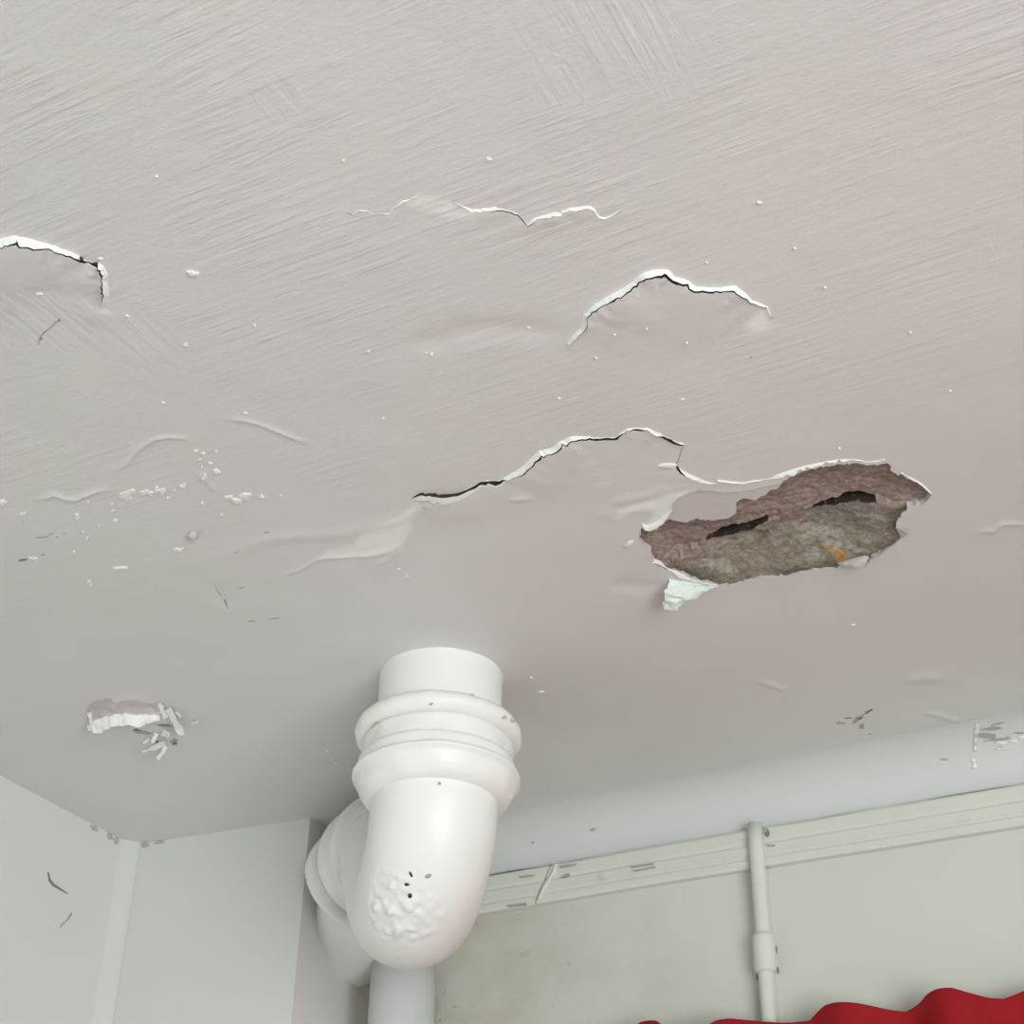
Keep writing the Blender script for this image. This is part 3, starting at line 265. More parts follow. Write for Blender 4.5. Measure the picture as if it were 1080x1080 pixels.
HOLE = mmt([[-357.4,912.3],[-354.6,909.6],[-351.5,907.4],[-349.2,904.6],[-347.2,902.5],[-346.4,900.4],[-345,896.5],[-342.7,892.8],[-339.1,890.1],[-337.8,888.9],[-335.4,887.9],[-332.9,887.9],[-331.3,886.8],[-328.6,886.4],[-326.3,885.5],[-323.7,885.7],[-321.2,885.1],[-318.8,883.9],[-316.9,885.4],[-314.9,887.5],[-312.7,888.9],[-310.4,889.7],[-309,892.3],[-307.1,892.7],[-305.6,894.7],[-303,895.8],[-301.1,896],[-299.9,897],[-297.2,897.8],[-295.7,898],[-293.7,899.6],[-291.5,899.9],[-289.4,899.9],[-286.8,900.1],[-285,900.5],[-282.7,900.6],[-280,900.7],[-278,900.5],[-275.3,900.8],[-273.8,901.2],[-271.5,901],[-269.6,902.1],[-267.3,901.2],[-265.6,902.8],[-262.8,902.6],[-260.4,900],[-257.8,899.6],[-255.1,897.8],[-253.3,897.6],[-251.7,896.5],[-249.1,896.6],[-246.2,895.6],[-243.2,894.3],[-242.6,895.2],[-239.9,895.4],[-237.6,894.5],[-235.3,896.6],[-233.5,895.9],[-230.6,895.1],[-230.1,897.2],[-227.1,896.2],[-225.1,897.9],[-223.6,897.7],[-221.6,898.5],[-219.8,897.6],[-217.8,898.5],[-215.8,900.4],[-213.3,899.8],[-212.4,902.3],[-210.1,901.2],[-208.2,901.9],[-206.6,902.9],[-203.9,906],[-202.8,906.7],[-201.7,908.7],[-199.6,909.2],[-196,910.1],[-195.3,912.1],[-194,911.5],[-191.7,911.3],[-189.8,911.9],[-188.4,911.7],[-186.8,915.5],[-186.6,917.3],[-188.5,921.3],[-187.6,924.8],[-186,927.1],[-185.9,930.4],[-182.9,929.1],[-182.1,932.6],[-181.3,934.5],[-180.2,938.4],[-178.7,939.2],[-177.9,942.3],[-175.8,943.9],[-175.1,947],[-173.9,949.1],[-172.4,952.3],[-172.3,957],[-171.2,958.2],[-169.2,960.9],[-170.4,964.1],[-173,967.6],[-175.5,970.4],[-177.2,972.3],[-178.8,973.4],[-181.8,974.3],[-183.8,971.3],[-186.3,972.8],[-189.1,972.8],[-190.5,972.1],[-192.5,977],[-195.3,977.6],[-197.7,980.5],[-197.9,983.3],[-201.1,985.2],[-201.4,986],[-204.1,990.5],[-205.3,995.7],[-204.7,999.3],[-203.7,1003],[-202.1,1007],[-200.2,1008.8],[-202.7,1008.6],[-205.1,1010.1],[-206.3,1011.3],[-208.7,1014.1],[-210.6,1016],[-213.5,1018.6],[-215.8,1020.8],[-218.2,1021],[-220.2,1020.7],[-223.5,1023],[-226.1,1022.8],[-227,1023.6],[-227.5,1028.5],[-230.3,1029.6],[-231.8,1030.3],[-234.7,1031],[-235.9,1030.5],[-238.1,1035.1],[-240,1036.3],[-242.5,1041.3],[-244.7,1038.6],[-246.2,1040.8],[-248.9,1038.3],[-251.4,1036],[-254.2,1035.4],[-255.7,1034.8],[-256.6,1033.7],[-257.7,1029.2],[-259.5,1029],[-261.8,1032.3],[-264,1033.9],[-266.2,1031.9],[-268,1031.4],[-270.2,1029.4],[-272.7,1028.5],[-275.3,1029.4],[-278.4,1027.7],[-279.7,1026.3],[-282.5,1027.4],[-285.7,1028.1],[-287.4,1027.5],[-290.4,1026.3],[-291.7,1026.6],[-295.3,1026.6],[-297.5,1027.1],[-299.6,1027.3],[-302,1027.6],[-304.1,1026.4],[-305.7,1023.4],[-308.7,1024.9],[-311.4,1023.6],[-312.1,1022.4],[-314.5,1022.4],[-316.7,1021],[-319.5,1019.7],[-320.7,1019.4],[-324,1019.3],[-327.1,1020.8],[-328.8,1019.5],[-331.5,1020.1],[-333.2,1018.2],[-336.5,1020.8],[-338.6,1019.5],[-341.5,1021],[-344.3,1020.5],[-347.6,1020.1],[-347.8,1018.3],[-351.3,1018],[-352.8,1017.5],[-355.2,1016.9],[-356.4,1014.7],[-358.3,1010.6],[-359.4,1009.9],[-360.2,1006.7],[-362.7,1006.7],[-364.5,1006],[-366.1,1001.8],[-367.4,998.1],[-368.2,996.7],[-370.2,996.6],[-370.7,992.9],[-371.9,989.8],[-372,986.2],[-374.2,985.2],[-375,984.1],[-377,981.4],[-377.4,979.2],[-380.5,978.8],[-383.6,976.6],[-384.1,974],[-385,971.9],[-387.3,970.4],[-386.9,966.4],[-389.2,965.2],[-386.1,960],[-386.2,954.6],[-384.2,950.6],[-383,946.2],[-384,946],[-384.3,940.4],[-385.4,937.8],[-385,935.4],[-385.9,930],[-383.5,925],[-383.1,922.5],[-381.1,922],[-378,914.8],[-376.9,913.8],[-375.3,917.3],[-372.7,917],[-371.6,920.1],[-369.4,919.7],[-367.8,920.9],[-365,918.7],[-363.2,915.3],[-360.2,914.2]])
BROWN = mmt([[-357.4,912.3],[-353.3,911],[-352.6,911.5],[-351.3,914.1],[-349.5,915],[-348.6,916.9],[-346.6,917.7],[-345,919.8],[-342.7,921],[-340.1,919.6],[-337.9,919.7],[-333.7,918.3],[-332.8,922.2],[-330.2,922.1],[-329.3,924.8],[-327,923.9],[-325.8,926.1],[-323.6,926.6],[-320.4,926.9],[-319.1,927.3],[-316.1,928.3],[-314.5,928.5],[-311.4,927.9],[-308,925.6],[-305.3,924.4],[-305.4,922.1],[-302.9,918.9],[-302.6,914.4],[-300,911],[-297.4,909.4],[-295.5,908.6],[-293.2,908.7],[-292.4,909.4],[-289.9,911],[-288.5,913],[-286.6,914.7],[-283.7,912.9],[-281,911.3],[-277.9,911.7],[-275.3,908.6],[-271.9,906.3],[-270.8,907],[-268.1,907.6],[-265.8,905.8],[-262.8,902.6],[-260.4,900],[-257.8,899.6],[-255.1,897.8],[-253.3,897.6],[-251.7,896.5],[-249.1,896.6],[-246.2,895.6],[-243.2,894.3],[-242.6,895.2],[-239.9,895.4],[-237.6,894.5],[-235.3,896.6],[-233.5,895.9],[-230.6,895.1],[-230.1,897.2],[-227.1,896.2],[-225.1,897.9],[-223.6,897.7],[-221.6,898.5],[-219.8,897.6],[-217.8,898.5],[-215.8,900.4],[-213.3,899.8],[-212.4,902.3],[-210.1,901.2],[-208.2,901.9],[-206.6,902.9],[-203.9,906],[-202.8,906.7],[-201.7,908.7],[-199.6,909.2],[-196,910.1],[-195.3,912.1],[-194,911.5],[-191.7,911.3],[-189.8,911.9],[-188.4,911.7],[-186.8,915.5],[-186.6,917.3],[-188.5,921.3],[-187.6,924.8],[-186,927.1],[-185.9,930.4],[-182.9,929.1],[-182.1,932.6],[-181.3,934.5],[-180.2,938.4],[-178.7,939.2],[-177.9,942.3],[-175.8,943.9],[-175.1,947],[-173.9,949.1],[-172.4,952.3],[-172.3,957],[-171.2,958.2],[-169.2,960.9],[-170.4,964.1],[-173,967.6],[-175.5,970.4],[-177.2,972.3],[-178.8,973.4],[-181.8,974.3],[-183.8,971.3],[-186.3,972.8],[-189.1,972.8],[-190.5,972.1],[-192.5,977],[-195.3,977.6],[-197.7,980.5],[-197.9,983.3],[-201.1,985.2],[-201.4,986],[-204.1,990.5],[-205.3,995.7],[-204.7,999.3],[-203.7,1003],[-202.1,1007],[-200.2,1008.8],[-202.7,1008.6],[-205.1,1010.1],[-206.3,1011.3],[-208.7,1014.1],[-210.6,1016],[-213.5,1018.6],[-215.8,1020.8],[-218.2,1021],[-220.2,1020.7],[-223.5,1023],[-226.1,1022.8],[-227,1023.6],[-227.5,1028.5],[-230.3,1029.6],[-231.8,1030.3],[-234.7,1031],[-235.9,1030.5],[-238.1,1035.1],[-240,1036.3],[-242.5,1041.3],[-244.7,1038.6],[-246.2,1040.8],[-248.9,1038.3],[-251.4,1036],[-254.2,1035.4],[-255.7,1034.8],[-256.6,1033.7],[-257.7,1029.2],[-259.5,1029],[-261.8,1032.3],[-264,1033.9],[-266.2,1031.9],[-268,1031.4],[-270.2,1029.4],[-272.7,1028.5],[-275.3,1029.4],[-278.4,1027.7],[-279.7,1026.3],[-282.5,1027.4],[-285.7,1028.1],[-287.4,1027.5],[-290.4,1026.3],[-291.7,1026.6],[-295.3,1026.6],[-297.5,1027.1],[-299.6,1027.3],[-302,1027.6],[-304.1,1026.4],[-305.7,1023.4],[-308.7,1024.9],[-311.4,1023.6],[-312.1,1022.4],[-314.5,1022.4],[-316.7,1021],[-319.5,1019.7],[-320.7,1019.4],[-324,1019.3],[-327.1,1020.8],[-328.8,1019.5],[-331.5,1020.1],[-333.2,1018.2],[-336.5,1020.8],[-338.6,1019.5],[-341.5,1021],[-344.3,1020.5],[-347.6,1020.1],[-347.8,1018.3],[-351.3,1018],[-352.8,1017.5],[-355.2,1016.9],[-356.4,1014.7],[-358.3,1010.6],[-359.4,1009.9],[-360.2,1006.7],[-362.7,1006.7],[-364.5,1006],[-366.1,1001.8],[-367.4,998.1],[-368.2,996.7],[-370.2,996.6],[-370.7,992.9],[-371.9,989.8],[-372,986.2],[-374.2,985.2],[-375,984.1],[-377,981.4],[-377.4,979.2],[-380.5,978.8],[-383.6,976.6],[-384.1,974],[-385,971.9],[-387.3,970.4],[-386.9,966.4],[-389.2,965.2],[-386.1,960],[-386.2,954.6],[-384.2,950.6],[-383,946.2],[-384,946],[-384.3,940.4],[-385.4,937.8],[-385,935.4],[-385.9,930],[-383.5,925],[-383.1,922.5],[-381.1,922],[-378,914.8],[-376.9,913.8],[-375.3,917.3],[-372.7,917],[-371.6,920.1],[-369.4,919.7],[-367.8,920.9],[-365,918.7],[-363.2,915.3],[-360.2,914.2]])
UNDER = mmt([[-358,914],[-355.3,911.3],[-352.2,909.1],[-349.9,906.3],[-347.8,904.2],[-347.1,902.1],[-345.7,898.2],[-343.3,894.4],[-339.7,891.7],[-338.5,890.6],[-336,889.6],[-333.6,889.5],[-331.9,888.5],[-329.3,888],[-326.9,887.2],[-324.3,887.4],[-321.8,886.7],[-319.4,885.6],[-317.5,887],[-315.5,889.1],[-313.3,890.6],[-311,891.4],[-309.6,894],[-307.6,894.4],[-306.2,896.4],[-303.5,897.4],[-301.7,897.7],[-300.5,898.6],[-297.8,899.5],[-296.2,899.7],[-294.2,901.3],[-292.1,901.6],[-289.9,901.6],[-287.4,901.7],[-285.6,902.2],[-283.2,902.3],[-280.5,902.4],[-278.6,902.2],[-275.8,902.5],[-274.3,902.9],[-272,902.7],[-270.1,903.8],[-267.8,902.9],[-266.1,904.5],[-263.3,904.3],[-266.3,907.5],[-268.7,909.4],[-271.3,908.7],[-272.4,908],[-275.8,910.3],[-278.4,913.4],[-281.5,913],[-284.2,914.6],[-287.1,916.4],[-289.1,914.8],[-290.5,912.7],[-292.9,911.1],[-293.7,910.4],[-296,910.3],[-297.9,911.1],[-300.6,912.7],[-303.2,916.2],[-303.5,920.6],[-306,923.8],[-305.9,926.1],[-308.5,927.3],[-312,929.6],[-315.1,930.3],[-316.7,930],[-319.7,929],[-321,928.7],[-324.2,928.3],[-326.4,927.9],[-327.6,925.6],[-329.9,926.5],[-330.9,923.8],[-333.4,924],[-334.3,920],[-338.6,921.5],[-340.7,921.3],[-343.4,922.7],[-345.7,921.5],[-347.3,919.4],[-349.2,918.6],[-350.1,916.7],[-351.9,915.8],[-353.3,913.2],[-354,912.7]])
SLOTS = [mmt(p) for p in [[[-342.7,961.9],[-334.2,957.3],[-327.1,953],[-317.4,950.8],[-308,955],[-300.1,953],[-291.9,953.2],[-292.2,956.3],[-306.4,959.9],[-319,962],[-331.5,962.8]],[[-262.9,962],[-252.9,954],[-237.6,953],[-228.8,951.1],[-220.7,952.5],[-215.5,956.5],[-210.7,961.9],[-224.6,960.5],[-237.2,959.5],[-251.3,961.8]]]]
DIV = mmt([[-429.3,966.2],[-383.3,972.8],[-342.5,961.9],[-292.4,956.8],[-262.7,961.2],[-210.5,961.4],[-188.5,976.3],[-154.9,981.7]])
ORANGE = mmt([[-265.2,1002.7],[-258.2,1009.1],[-254.7,1012.3],[-250.5,1020.5],[-255.8,1030.2],[-259.5,1029.9],[-260.3,1020.3],[-265.6,1008.5]])
LIPS = {"upper":[[-302.9,880.5,-302.2,878],[-300.5,882.9,-299.9,880.5],[-298,884.5,-297.4,882.1],[-295.8,886.6,-295.1,884.2],[-293.6,888.1,-292.9,885.6],[-291.2,889.2,-290.5,887],[-289,890.3,-288.6,888.6],[-286.9,891.7,-286.2,889.8],[-284.6,891.7,-283.8,889.9],[-281.1,892,-280.5,890.3],[-278.9,892.4,-278.1,890.3],[-276.5,892.8,-275.8,891.6],[-273.7,892.3,-273.2,891.8],[-270.7,892.6,-270.3,892.4],[-267.8,892.4,-267.1,893.2],[-264.3,890.8,-263.5,893.4],[-261.1,889.7,-260.9,892.9],[-258.5,889.6,-258.6,893.2],[-255.3,889.2,-255.1,891.8],[-252.4,888.8,-252.6,893.1],[-250,888.8,-250.5,894],[-247.1,888.7,-247.2,891.5],[-244.7,888.5,-244.6,890.4],[-242.5,888.5,-242.9,892.2],[-240,888.8,-239.9,890.1],[-237.5,888.7,-237.9,891.9],[-235.2,889.3,-235.6,892],[-233,889.3,-233.2,891.8],[-231.1,889.4,-231.6,891.8],[-228.6,890.2,-228.9,892.3],[-225.9,890,-225.8,890.5],[-223.7,890.6,-224.3,892.5],[-221.7,891.3,-222.1,893],[-219.3,891.8,-219.8,894.2],[-216.8,892.3,-216.7,891.7],[-215,893.4,-215.7,895.2],[-212.6,893.9,-213.5,895.9],[-210.3,895.6,-210.8,896.3],[-207.8,896.6,-208.3,897.1],[-205,898.7,-206,899.3],[-203.4,900.6,-204.1,900],[-201.5,902.8,-202.2,902.7],[-199.4,904.4,-199.9,904.8],[-196.7,905.2,-196.9,905.9],[-194.2,905.7,-194.5,906.8],[-191.6,906.4,-192,907.1],[-189.7,907.4,-189.8,906.2],[-188.2,908.7,-188.3,907]],"right":[[-182.5,929,-182.5,927.4],[-180.7,931.3,-181,930.3],[-179.1,933.9,-179.9,933.7],[-177,937.1,-178.3,937.6],[-175.4,940.4,-176.7,940.7],[-173.7,943.7,-175.1,943.8],[-172.4,947.1,-174.2,946.9],[-171.5,951.4,-173,950.7],[-170.5,955.4,-172.2,954.7],[-170,959.8,-171.2,958.2],[-169.7,963.9,-170.2,961.7]],"lower":[[-389.4,963.8,-388.9,962.4],[-386.8,965.1,-386.6,964],[-385.6,967.3,-385.5,965.8],[-384.1,970.2,-384.1,969],[-382.4,973.7,-382.7,972.8],[-380.8,977.4,-381.5,977.3],[-378.7,979.8,-379.7,981.1],[-376.2,982,-378.5,984.1],[-374.9,986.5,-377.9,989],[-373.1,989.9,-376,991.9],[-372,995.3,-374,996.1],[-370.4,999.2,-371.6,999.5],[-368.6,1002.2,-369.6,1003],[-366,1004.6,-366.8,1004.6],[-364.7,1008.9,-365,1008],[-362.6,1011.5,-362.5,1010.3],[-360.7,1014,-360.5,1012.9],[-358.2,1015.3,-357.8,1013.8],[-356.2,1018,-355.6,1015.9]],"left":[[-373.5,906.9,-373.8,906.2],[-371.8,909.9,-374.3,914.1],[-369.7,910.2,-371.7,917.1],[-367.4,910.6,-368,915.3],[-364.7,909.5,-364.6,914.3],[-362.1,908.9,-361.8,913.4],[-359.1,907.4,-357.9,911.4],[-355.8,904.8,-354.4,907.9],[-351.5,902,-350.2,903.5],[-348.5,899.5,-346.9,900.4],[-346.8,897.9,-344.9,896.6],[-343.8,892.4,-342.1,890.8],[-341.1,889.3,-339.7,888.2],[-338.4,886.8,-337.3,885.8],[-335.7,885.4,-334.8,884.5],[-332.2,884.3,-331.5,884],[-328.9,883.2,-328.1,882.2],[-325.4,882,-324.8,881.7],[-321.7,881.7,-321,880.8],[-318.2,880.6,-317.5,879.8]]}
FLAKES = {"mint":[[[-386.4,990.9,2399.4],[-383.9,994.5,2399.4],[-380.4,997.8,2399.4],[-376.2,1001.5,2399.4],[-371.5,1005.9,2399.4],[-366.8,1010.1,2399.4],[-361.9,1014.1,2399.4],[-356.5,1018.7,2399.4]],[[-388.6,991.6,2394.3],[-385.9,994.6,2393.9],[-382.6,997.1,2393.4],[-378,1000.3,2393.4],[-372.6,1003.8,2394.3],[-366.5,1008.6,2396.4],[-361.6,1013.1,2397.7],[-356.3,1018.3,2399]],[[-391.5,994.3,2390.4],[-388.8,996.7,2389.7],[-385.7,998.7,2388.9],[-380.7,1001.4,2388.9],[-374.4,1003.8,2390.4],[-366.7,1008.1,2394.1],[-361.6,1012.8,2396.4],[-356.3,1018.1,2398.7]],[[-395.6,999.9,2388.3],[-392.9,1001.9,2387.4],[-390,1003.6,2386.4],[-384.7,1005.8,2386.4],[-377.2,1006.5,2388.3],[-367.4,1009.3,2392.9],[-361.8,1013.4,2395.7],[-356.3,1018.1,2398.5]],[[-400.5,1007.4,2387.4],[-397.9,1009.3,2386.4],[-395.3,1010.8,2385.4],[-389.5,1012.6,2385.4],[-380.8,1011.2,2387.4],[-368.6,1011.7,2392.4],[-362.3,1014.6,2395.4],[-356.3,1018.2,2398.4]]],"grey1":[[[-259.7,1025.6,2399.4],[-254.9,1024.8,2399.4],[-249.5,1024.3,2399.4],[-244.3,1024.6,2399.4],[-238.3,1024.4,2399.4],[-235.3,1028.2,2399.4]],[[-259,1025.7,2399],[-254.4,1024.5,2397.8],[-249.1,1023.6,2397.1],[-244.1,1024.2,2397.1],[-238.5,1025.3,2397.4],[-235.2,1027.9,2399]],[[-258.4,1026,2398.7],[-254.1,1024.8,2396.6],[-249,1023.6,2395.2],[-244,1024.6,2395.2],[-239,1026.8,2395.9],[-235.2,1027.7,2398.7]],[[-257.8,1026.4,2398.5],[-253.9,1025.8,2395.8],[-249.1,1024.8,2394.1],[-244.2,1026.2,2394.1],[-239.7,1029.3,2394.9],[-235.2,1027.8,2398.5]],[[-257.2,1027,2398.4],[-253.9,1027.4,2395.4],[-249.4,1026.7,2393.4],[-244.7,1028.6,2393.4],[-240.5,1032.4,2394.4],[-235.2,1027.9,2398.4]]],"grey2":[[[-234.1,1025.7,2399.4],[-230.7,1024.3,2399.4],[-227.6,1023.5,2399.4],[-220,1020.4,2399.4],[-213.3,1017.6,2399.4]],[[-234,1026.2,2399],[-230.2,1023.8,2398.2],[-226.9,1022.2,2397.8],[-219.6,1019.3,2398.2],[-213.2,1017.2,2399]],[[-233.8,1026.9,2398.7],[-229.7,1023.7,2397.3],[-226.3,1021.4,2396.6],[-219.3,1018.5,2397.3],[-213,1016.9,2398.7]],[[-233.7,1027.7,2398.5],[-229.4,1024.2,2396.7],[-226,1021.4,2395.8],[-219.2,1018.3,2396.7],[-212.9,1016.8,2398.5]],[[-233.7,1028.7,2398.4],[-229.1,1025.1,2396.4],[-225.7,1021.9,2395.4],[-219.1,1018.6,2396.4],[-212.9,1016.9,2398.4]]],"grey3":[[[-206,994.7,2399.4],[-205.9,999.1,2399.4],[-205.7,1003.6,2399.4],[-206.3,1008.4,2399.4]],[[-205.4,995,2399.1],[-204.6,999,2398.8],[-203.8,1003.2,2398.4],[-206,1008.6,2399.1]],[[-204.9,995.3,2398.8],[-203.4,999,2398.2],[-202,1003.1,2397.6],[-205.8,1008.8,2398.8]],[[-204.3,995.8,2398.6],[-202.3,999.2,2397.8],[-200.2,1003.1,2396.9],[-205.5,1009.1,2398.6]],[[-203.7,996.3,2398.4],[-201.2,999.5,2397.4],[-198.4,1003.4,2396.4],[-205.3,1009.4,2398.4]]],"curl":[[[-958.1,969.4,2399.4],[-948.3,964.4,2399.4],[-938.4,960.6,2399.4],[-927.1,962.9,2399.4],[-919.8,967.4,2399.4],[-912.5,971.9,2399.4],[-904.7,979.9,2399.4],[-897.7,987.6,2399.4],[-888.9,987.5,2399.4]],[[-964.9,977.9,2399],[-957.1,975,2398.7],[-947.8,973,2398.5],[-935.4,973.1,2398.6],[-927.6,976.8,2398.6],[-920.1,980.5,2398.5],[-911.7,988.9,2398.4],[-902.7,994,2398.7],[-894,994.4,2399]],[[-970.7,985.3,2397.9],[-963.8,983.5,2396.4],[-954.7,982.8,2395.9],[-941.4,981,2396.2],[-933.2,983.8,2396.2],[-925.3,986.5,2395.9],[-915.9,994.8,2395.4],[-905.6,998.2,2396.4],[-898.1,1000.2,2397.9]],[[-975.4,991.6,2396],[-968.3,989.7,2392.7],[-959.1,990.2,2391.5],[-945.1,986.5,2392.1],[-936.4,988.4,2392.1],[-928,989.8,2391.5],[-917.2,997.6,2390.4],[-906.3,1000,2392.7],[-901.2,1004.9,2396]],[[-978.9,996.8,2393.4],[-970.5,993.7,2387.4],[-960.8,994.8,2385.4],[-946.4,989.4,2386.4],[-937.3,990.5,2386.4],[-928.1,990.4,2385.4],[-915.6,997.2,2383.4],[-904.9,999.4,2387.4],[-903.2,1008.4,2393.4]]]}
SHREDS = [[[[-885,999.3,2398],[-890,1001.1,2398],[-895.1,1002.8,2398]],[[-888.2,1008.9,2396.2],[-892.8,1010.5,2396.2],[-897.4,1012.1,2396.2]],[[-892.5,1018.9,2394.5],[-895.7,1020,2394.5],[-898.8,1021.2,2394.5]],[[-894,1028,2392.8],[-898.6,1029.7,2392.8],[-903.2,1031.4,2392.8]],[[-898.1,1038.3,2391],[-901.5,1039.5,2391],[-904.9,1040.8,2391]]],[[[-888.5,989.6,2399],[-890.8,990,2399],[-893.2,990.4,2399]],[[-890,994.7,2398],[-893.1,995.2,2398],[-896.2,995.8,2398]],[[-892.7,1000.1,2397],[-895.5,1000.5,2397],[-898.2,1001,2397]],[[-896,1005.6,2396],[-897.8,1005.9,2396],[-899.7,1006.2,2396]],[[-897.5,1010.8,2395],[-900.2,1011.3,2395],[-903,1011.7,2395]]],[[[-938.4,1060.8,2397],[-936.7,1057.6,2397],[-935.1,1054.4,2397]],[[-943.9,1060.2,2395],[-941.9,1056.3,2395],[-939.9,1052.4,2395]],[[-949.1,1058.8,2393],[-947.1,1055,2393],[-945.1,1051.1,2393]],[[-953.5,1056,2391],[-952.2,1053.7,2391],[-951,1051.3,2391]],[[-959.3,1055.8,2389],[-957.4,1052.3,2389],[-955.5,1048.9,2389]]],[[[-941.4,1067.3,2397],[-941.3,1064.9,2397],[-941.1,1062.4,2397]],[[-944.4,1069.2,2394.7],[-944.2,1065.8,2394.7],[-944,1062.5,2394.7]],[[-947.3,1069.2,2392.5],[-947.1,1066.8,2392.5],[-947,1064.5,2392.5]],[[-950.2,1069.9,2390.2],[-950.1,1067.8,2390.2],[-949.9,1065.6,2390.2]],[[-953.2,1071.6,2388],[-953,1068.7,2388],[-952.8,1065.9,2388]]],[[[-932,1041.4,2398],[-932.4,1038.8,2398],[-932.7,1036.2,2398]],[[-934.3,1041.8,2396.5],[-934.5,1040,2396.5],[-934.7,1038.3,2396.5]],[[-936.4,1043.2,2395],[-936.6,1041.3,2395],[-936.9,1039.4,2395]],[[-938.5,1044.7,2393.5],[-938.8,1042.5,2393.5],[-939,1040.4,2393.5]],[[-940.7,1045.1,2392],[-940.9,1043.8,2392],[-941.1,1042.6,2392]]],[[[-947.4,1049,2398],[-946.1,1046.1,2398],[-944.8,1043.2,2398]],[[-948.5,1047.8,2397],[-947.4,1045.5,2397],[-946.4,1043.2,2397]],[[-949.5,1046.7,2396],[-948.7,1044.8,2396],[-947.9,1043,2396]],[[-951.2,1046.7,2395],[-950,1044.2,2395],[-948.9,1041.7,2395]],[[-952.1,1045.2,2394],[-951.3,1043.6,2394],[-950.6,1041.9,2394]]],[[[-919.2,1033.1,2397],[-924.7,1037.8,2397],[-930.2,1042.6,2397]],[[-919,1035.3,2396],[-922.9,1038.7,2396],[-926.8,1042,2396]],[[-917.5,1036.4,2395],[-921.1,1039.5,2395],[-924.8,1042.6,2395]],[[-914.7,1036.3,2394],[-919.3,1040.3,2394],[-924,1044.3,2394]],[[-914.9,1038.8,2393],[-917.6,1041.1,2393],[-920.3,1043.4,2393]]],[[[-890.2,1035.2,2399],[-891.6,1037.9,2399],[-893,1040.5,2399]],[[-886.4,1033.2,2398.2],[-888,1036.2,2398.2],[-889.5,1039.1,2398.2]],[[-883.4,1032.7,2397.5],[-884.4,1034.5,2397.5],[-885.4,1036.3,2397.5]],[[-879.6,1030.4,2396.8],[-880.8,1032.8,2396.8],[-882.1,1035.2,2396.8]],[[-876.1,1028.9,2396],[-877.2,1031.2,2396],[-878.4,1033.4,2396]]],[[[-886.1,1009.5,2399],[-888.3,1010.6,2399],[-890.6,1011.8,2399]],[[-886.6,1011.5,2398.2],[-888.1,1012.3,2398.2],[-889.7,1013.1,2398.2]],[[-885.7,1012.9,2397.5],[-887.9,1014,2397.5],[-890.1,1015.1,2397.5]],[[-886.1,1014.8,2396.8],[-887.7,1015.7,2396.8],[-889.4,1016.6,2396.8]],[[-886.3,1016.7,2396],[-887.6,1017.4,2396],[-888.8,1018.1,2396]]],[[[-958.6,976,2398],[-961,975.8,2398],[-963.4,975.6,2398]],[[-959.8,979,2397],[-962.7,978.7,2397],[-965.6,978.5,2397]],[[-962.7,981.9,2396],[-964.4,981.7,2396],[-966.2,981.5,2396]],[[-964,984.9,2395],[-966.2,984.7,2395],[-968.4,984.5,2395]],[[-965.7,987.9,2394],[-967.9,987.7,2394],[-970.2,987.5,2394]]]]
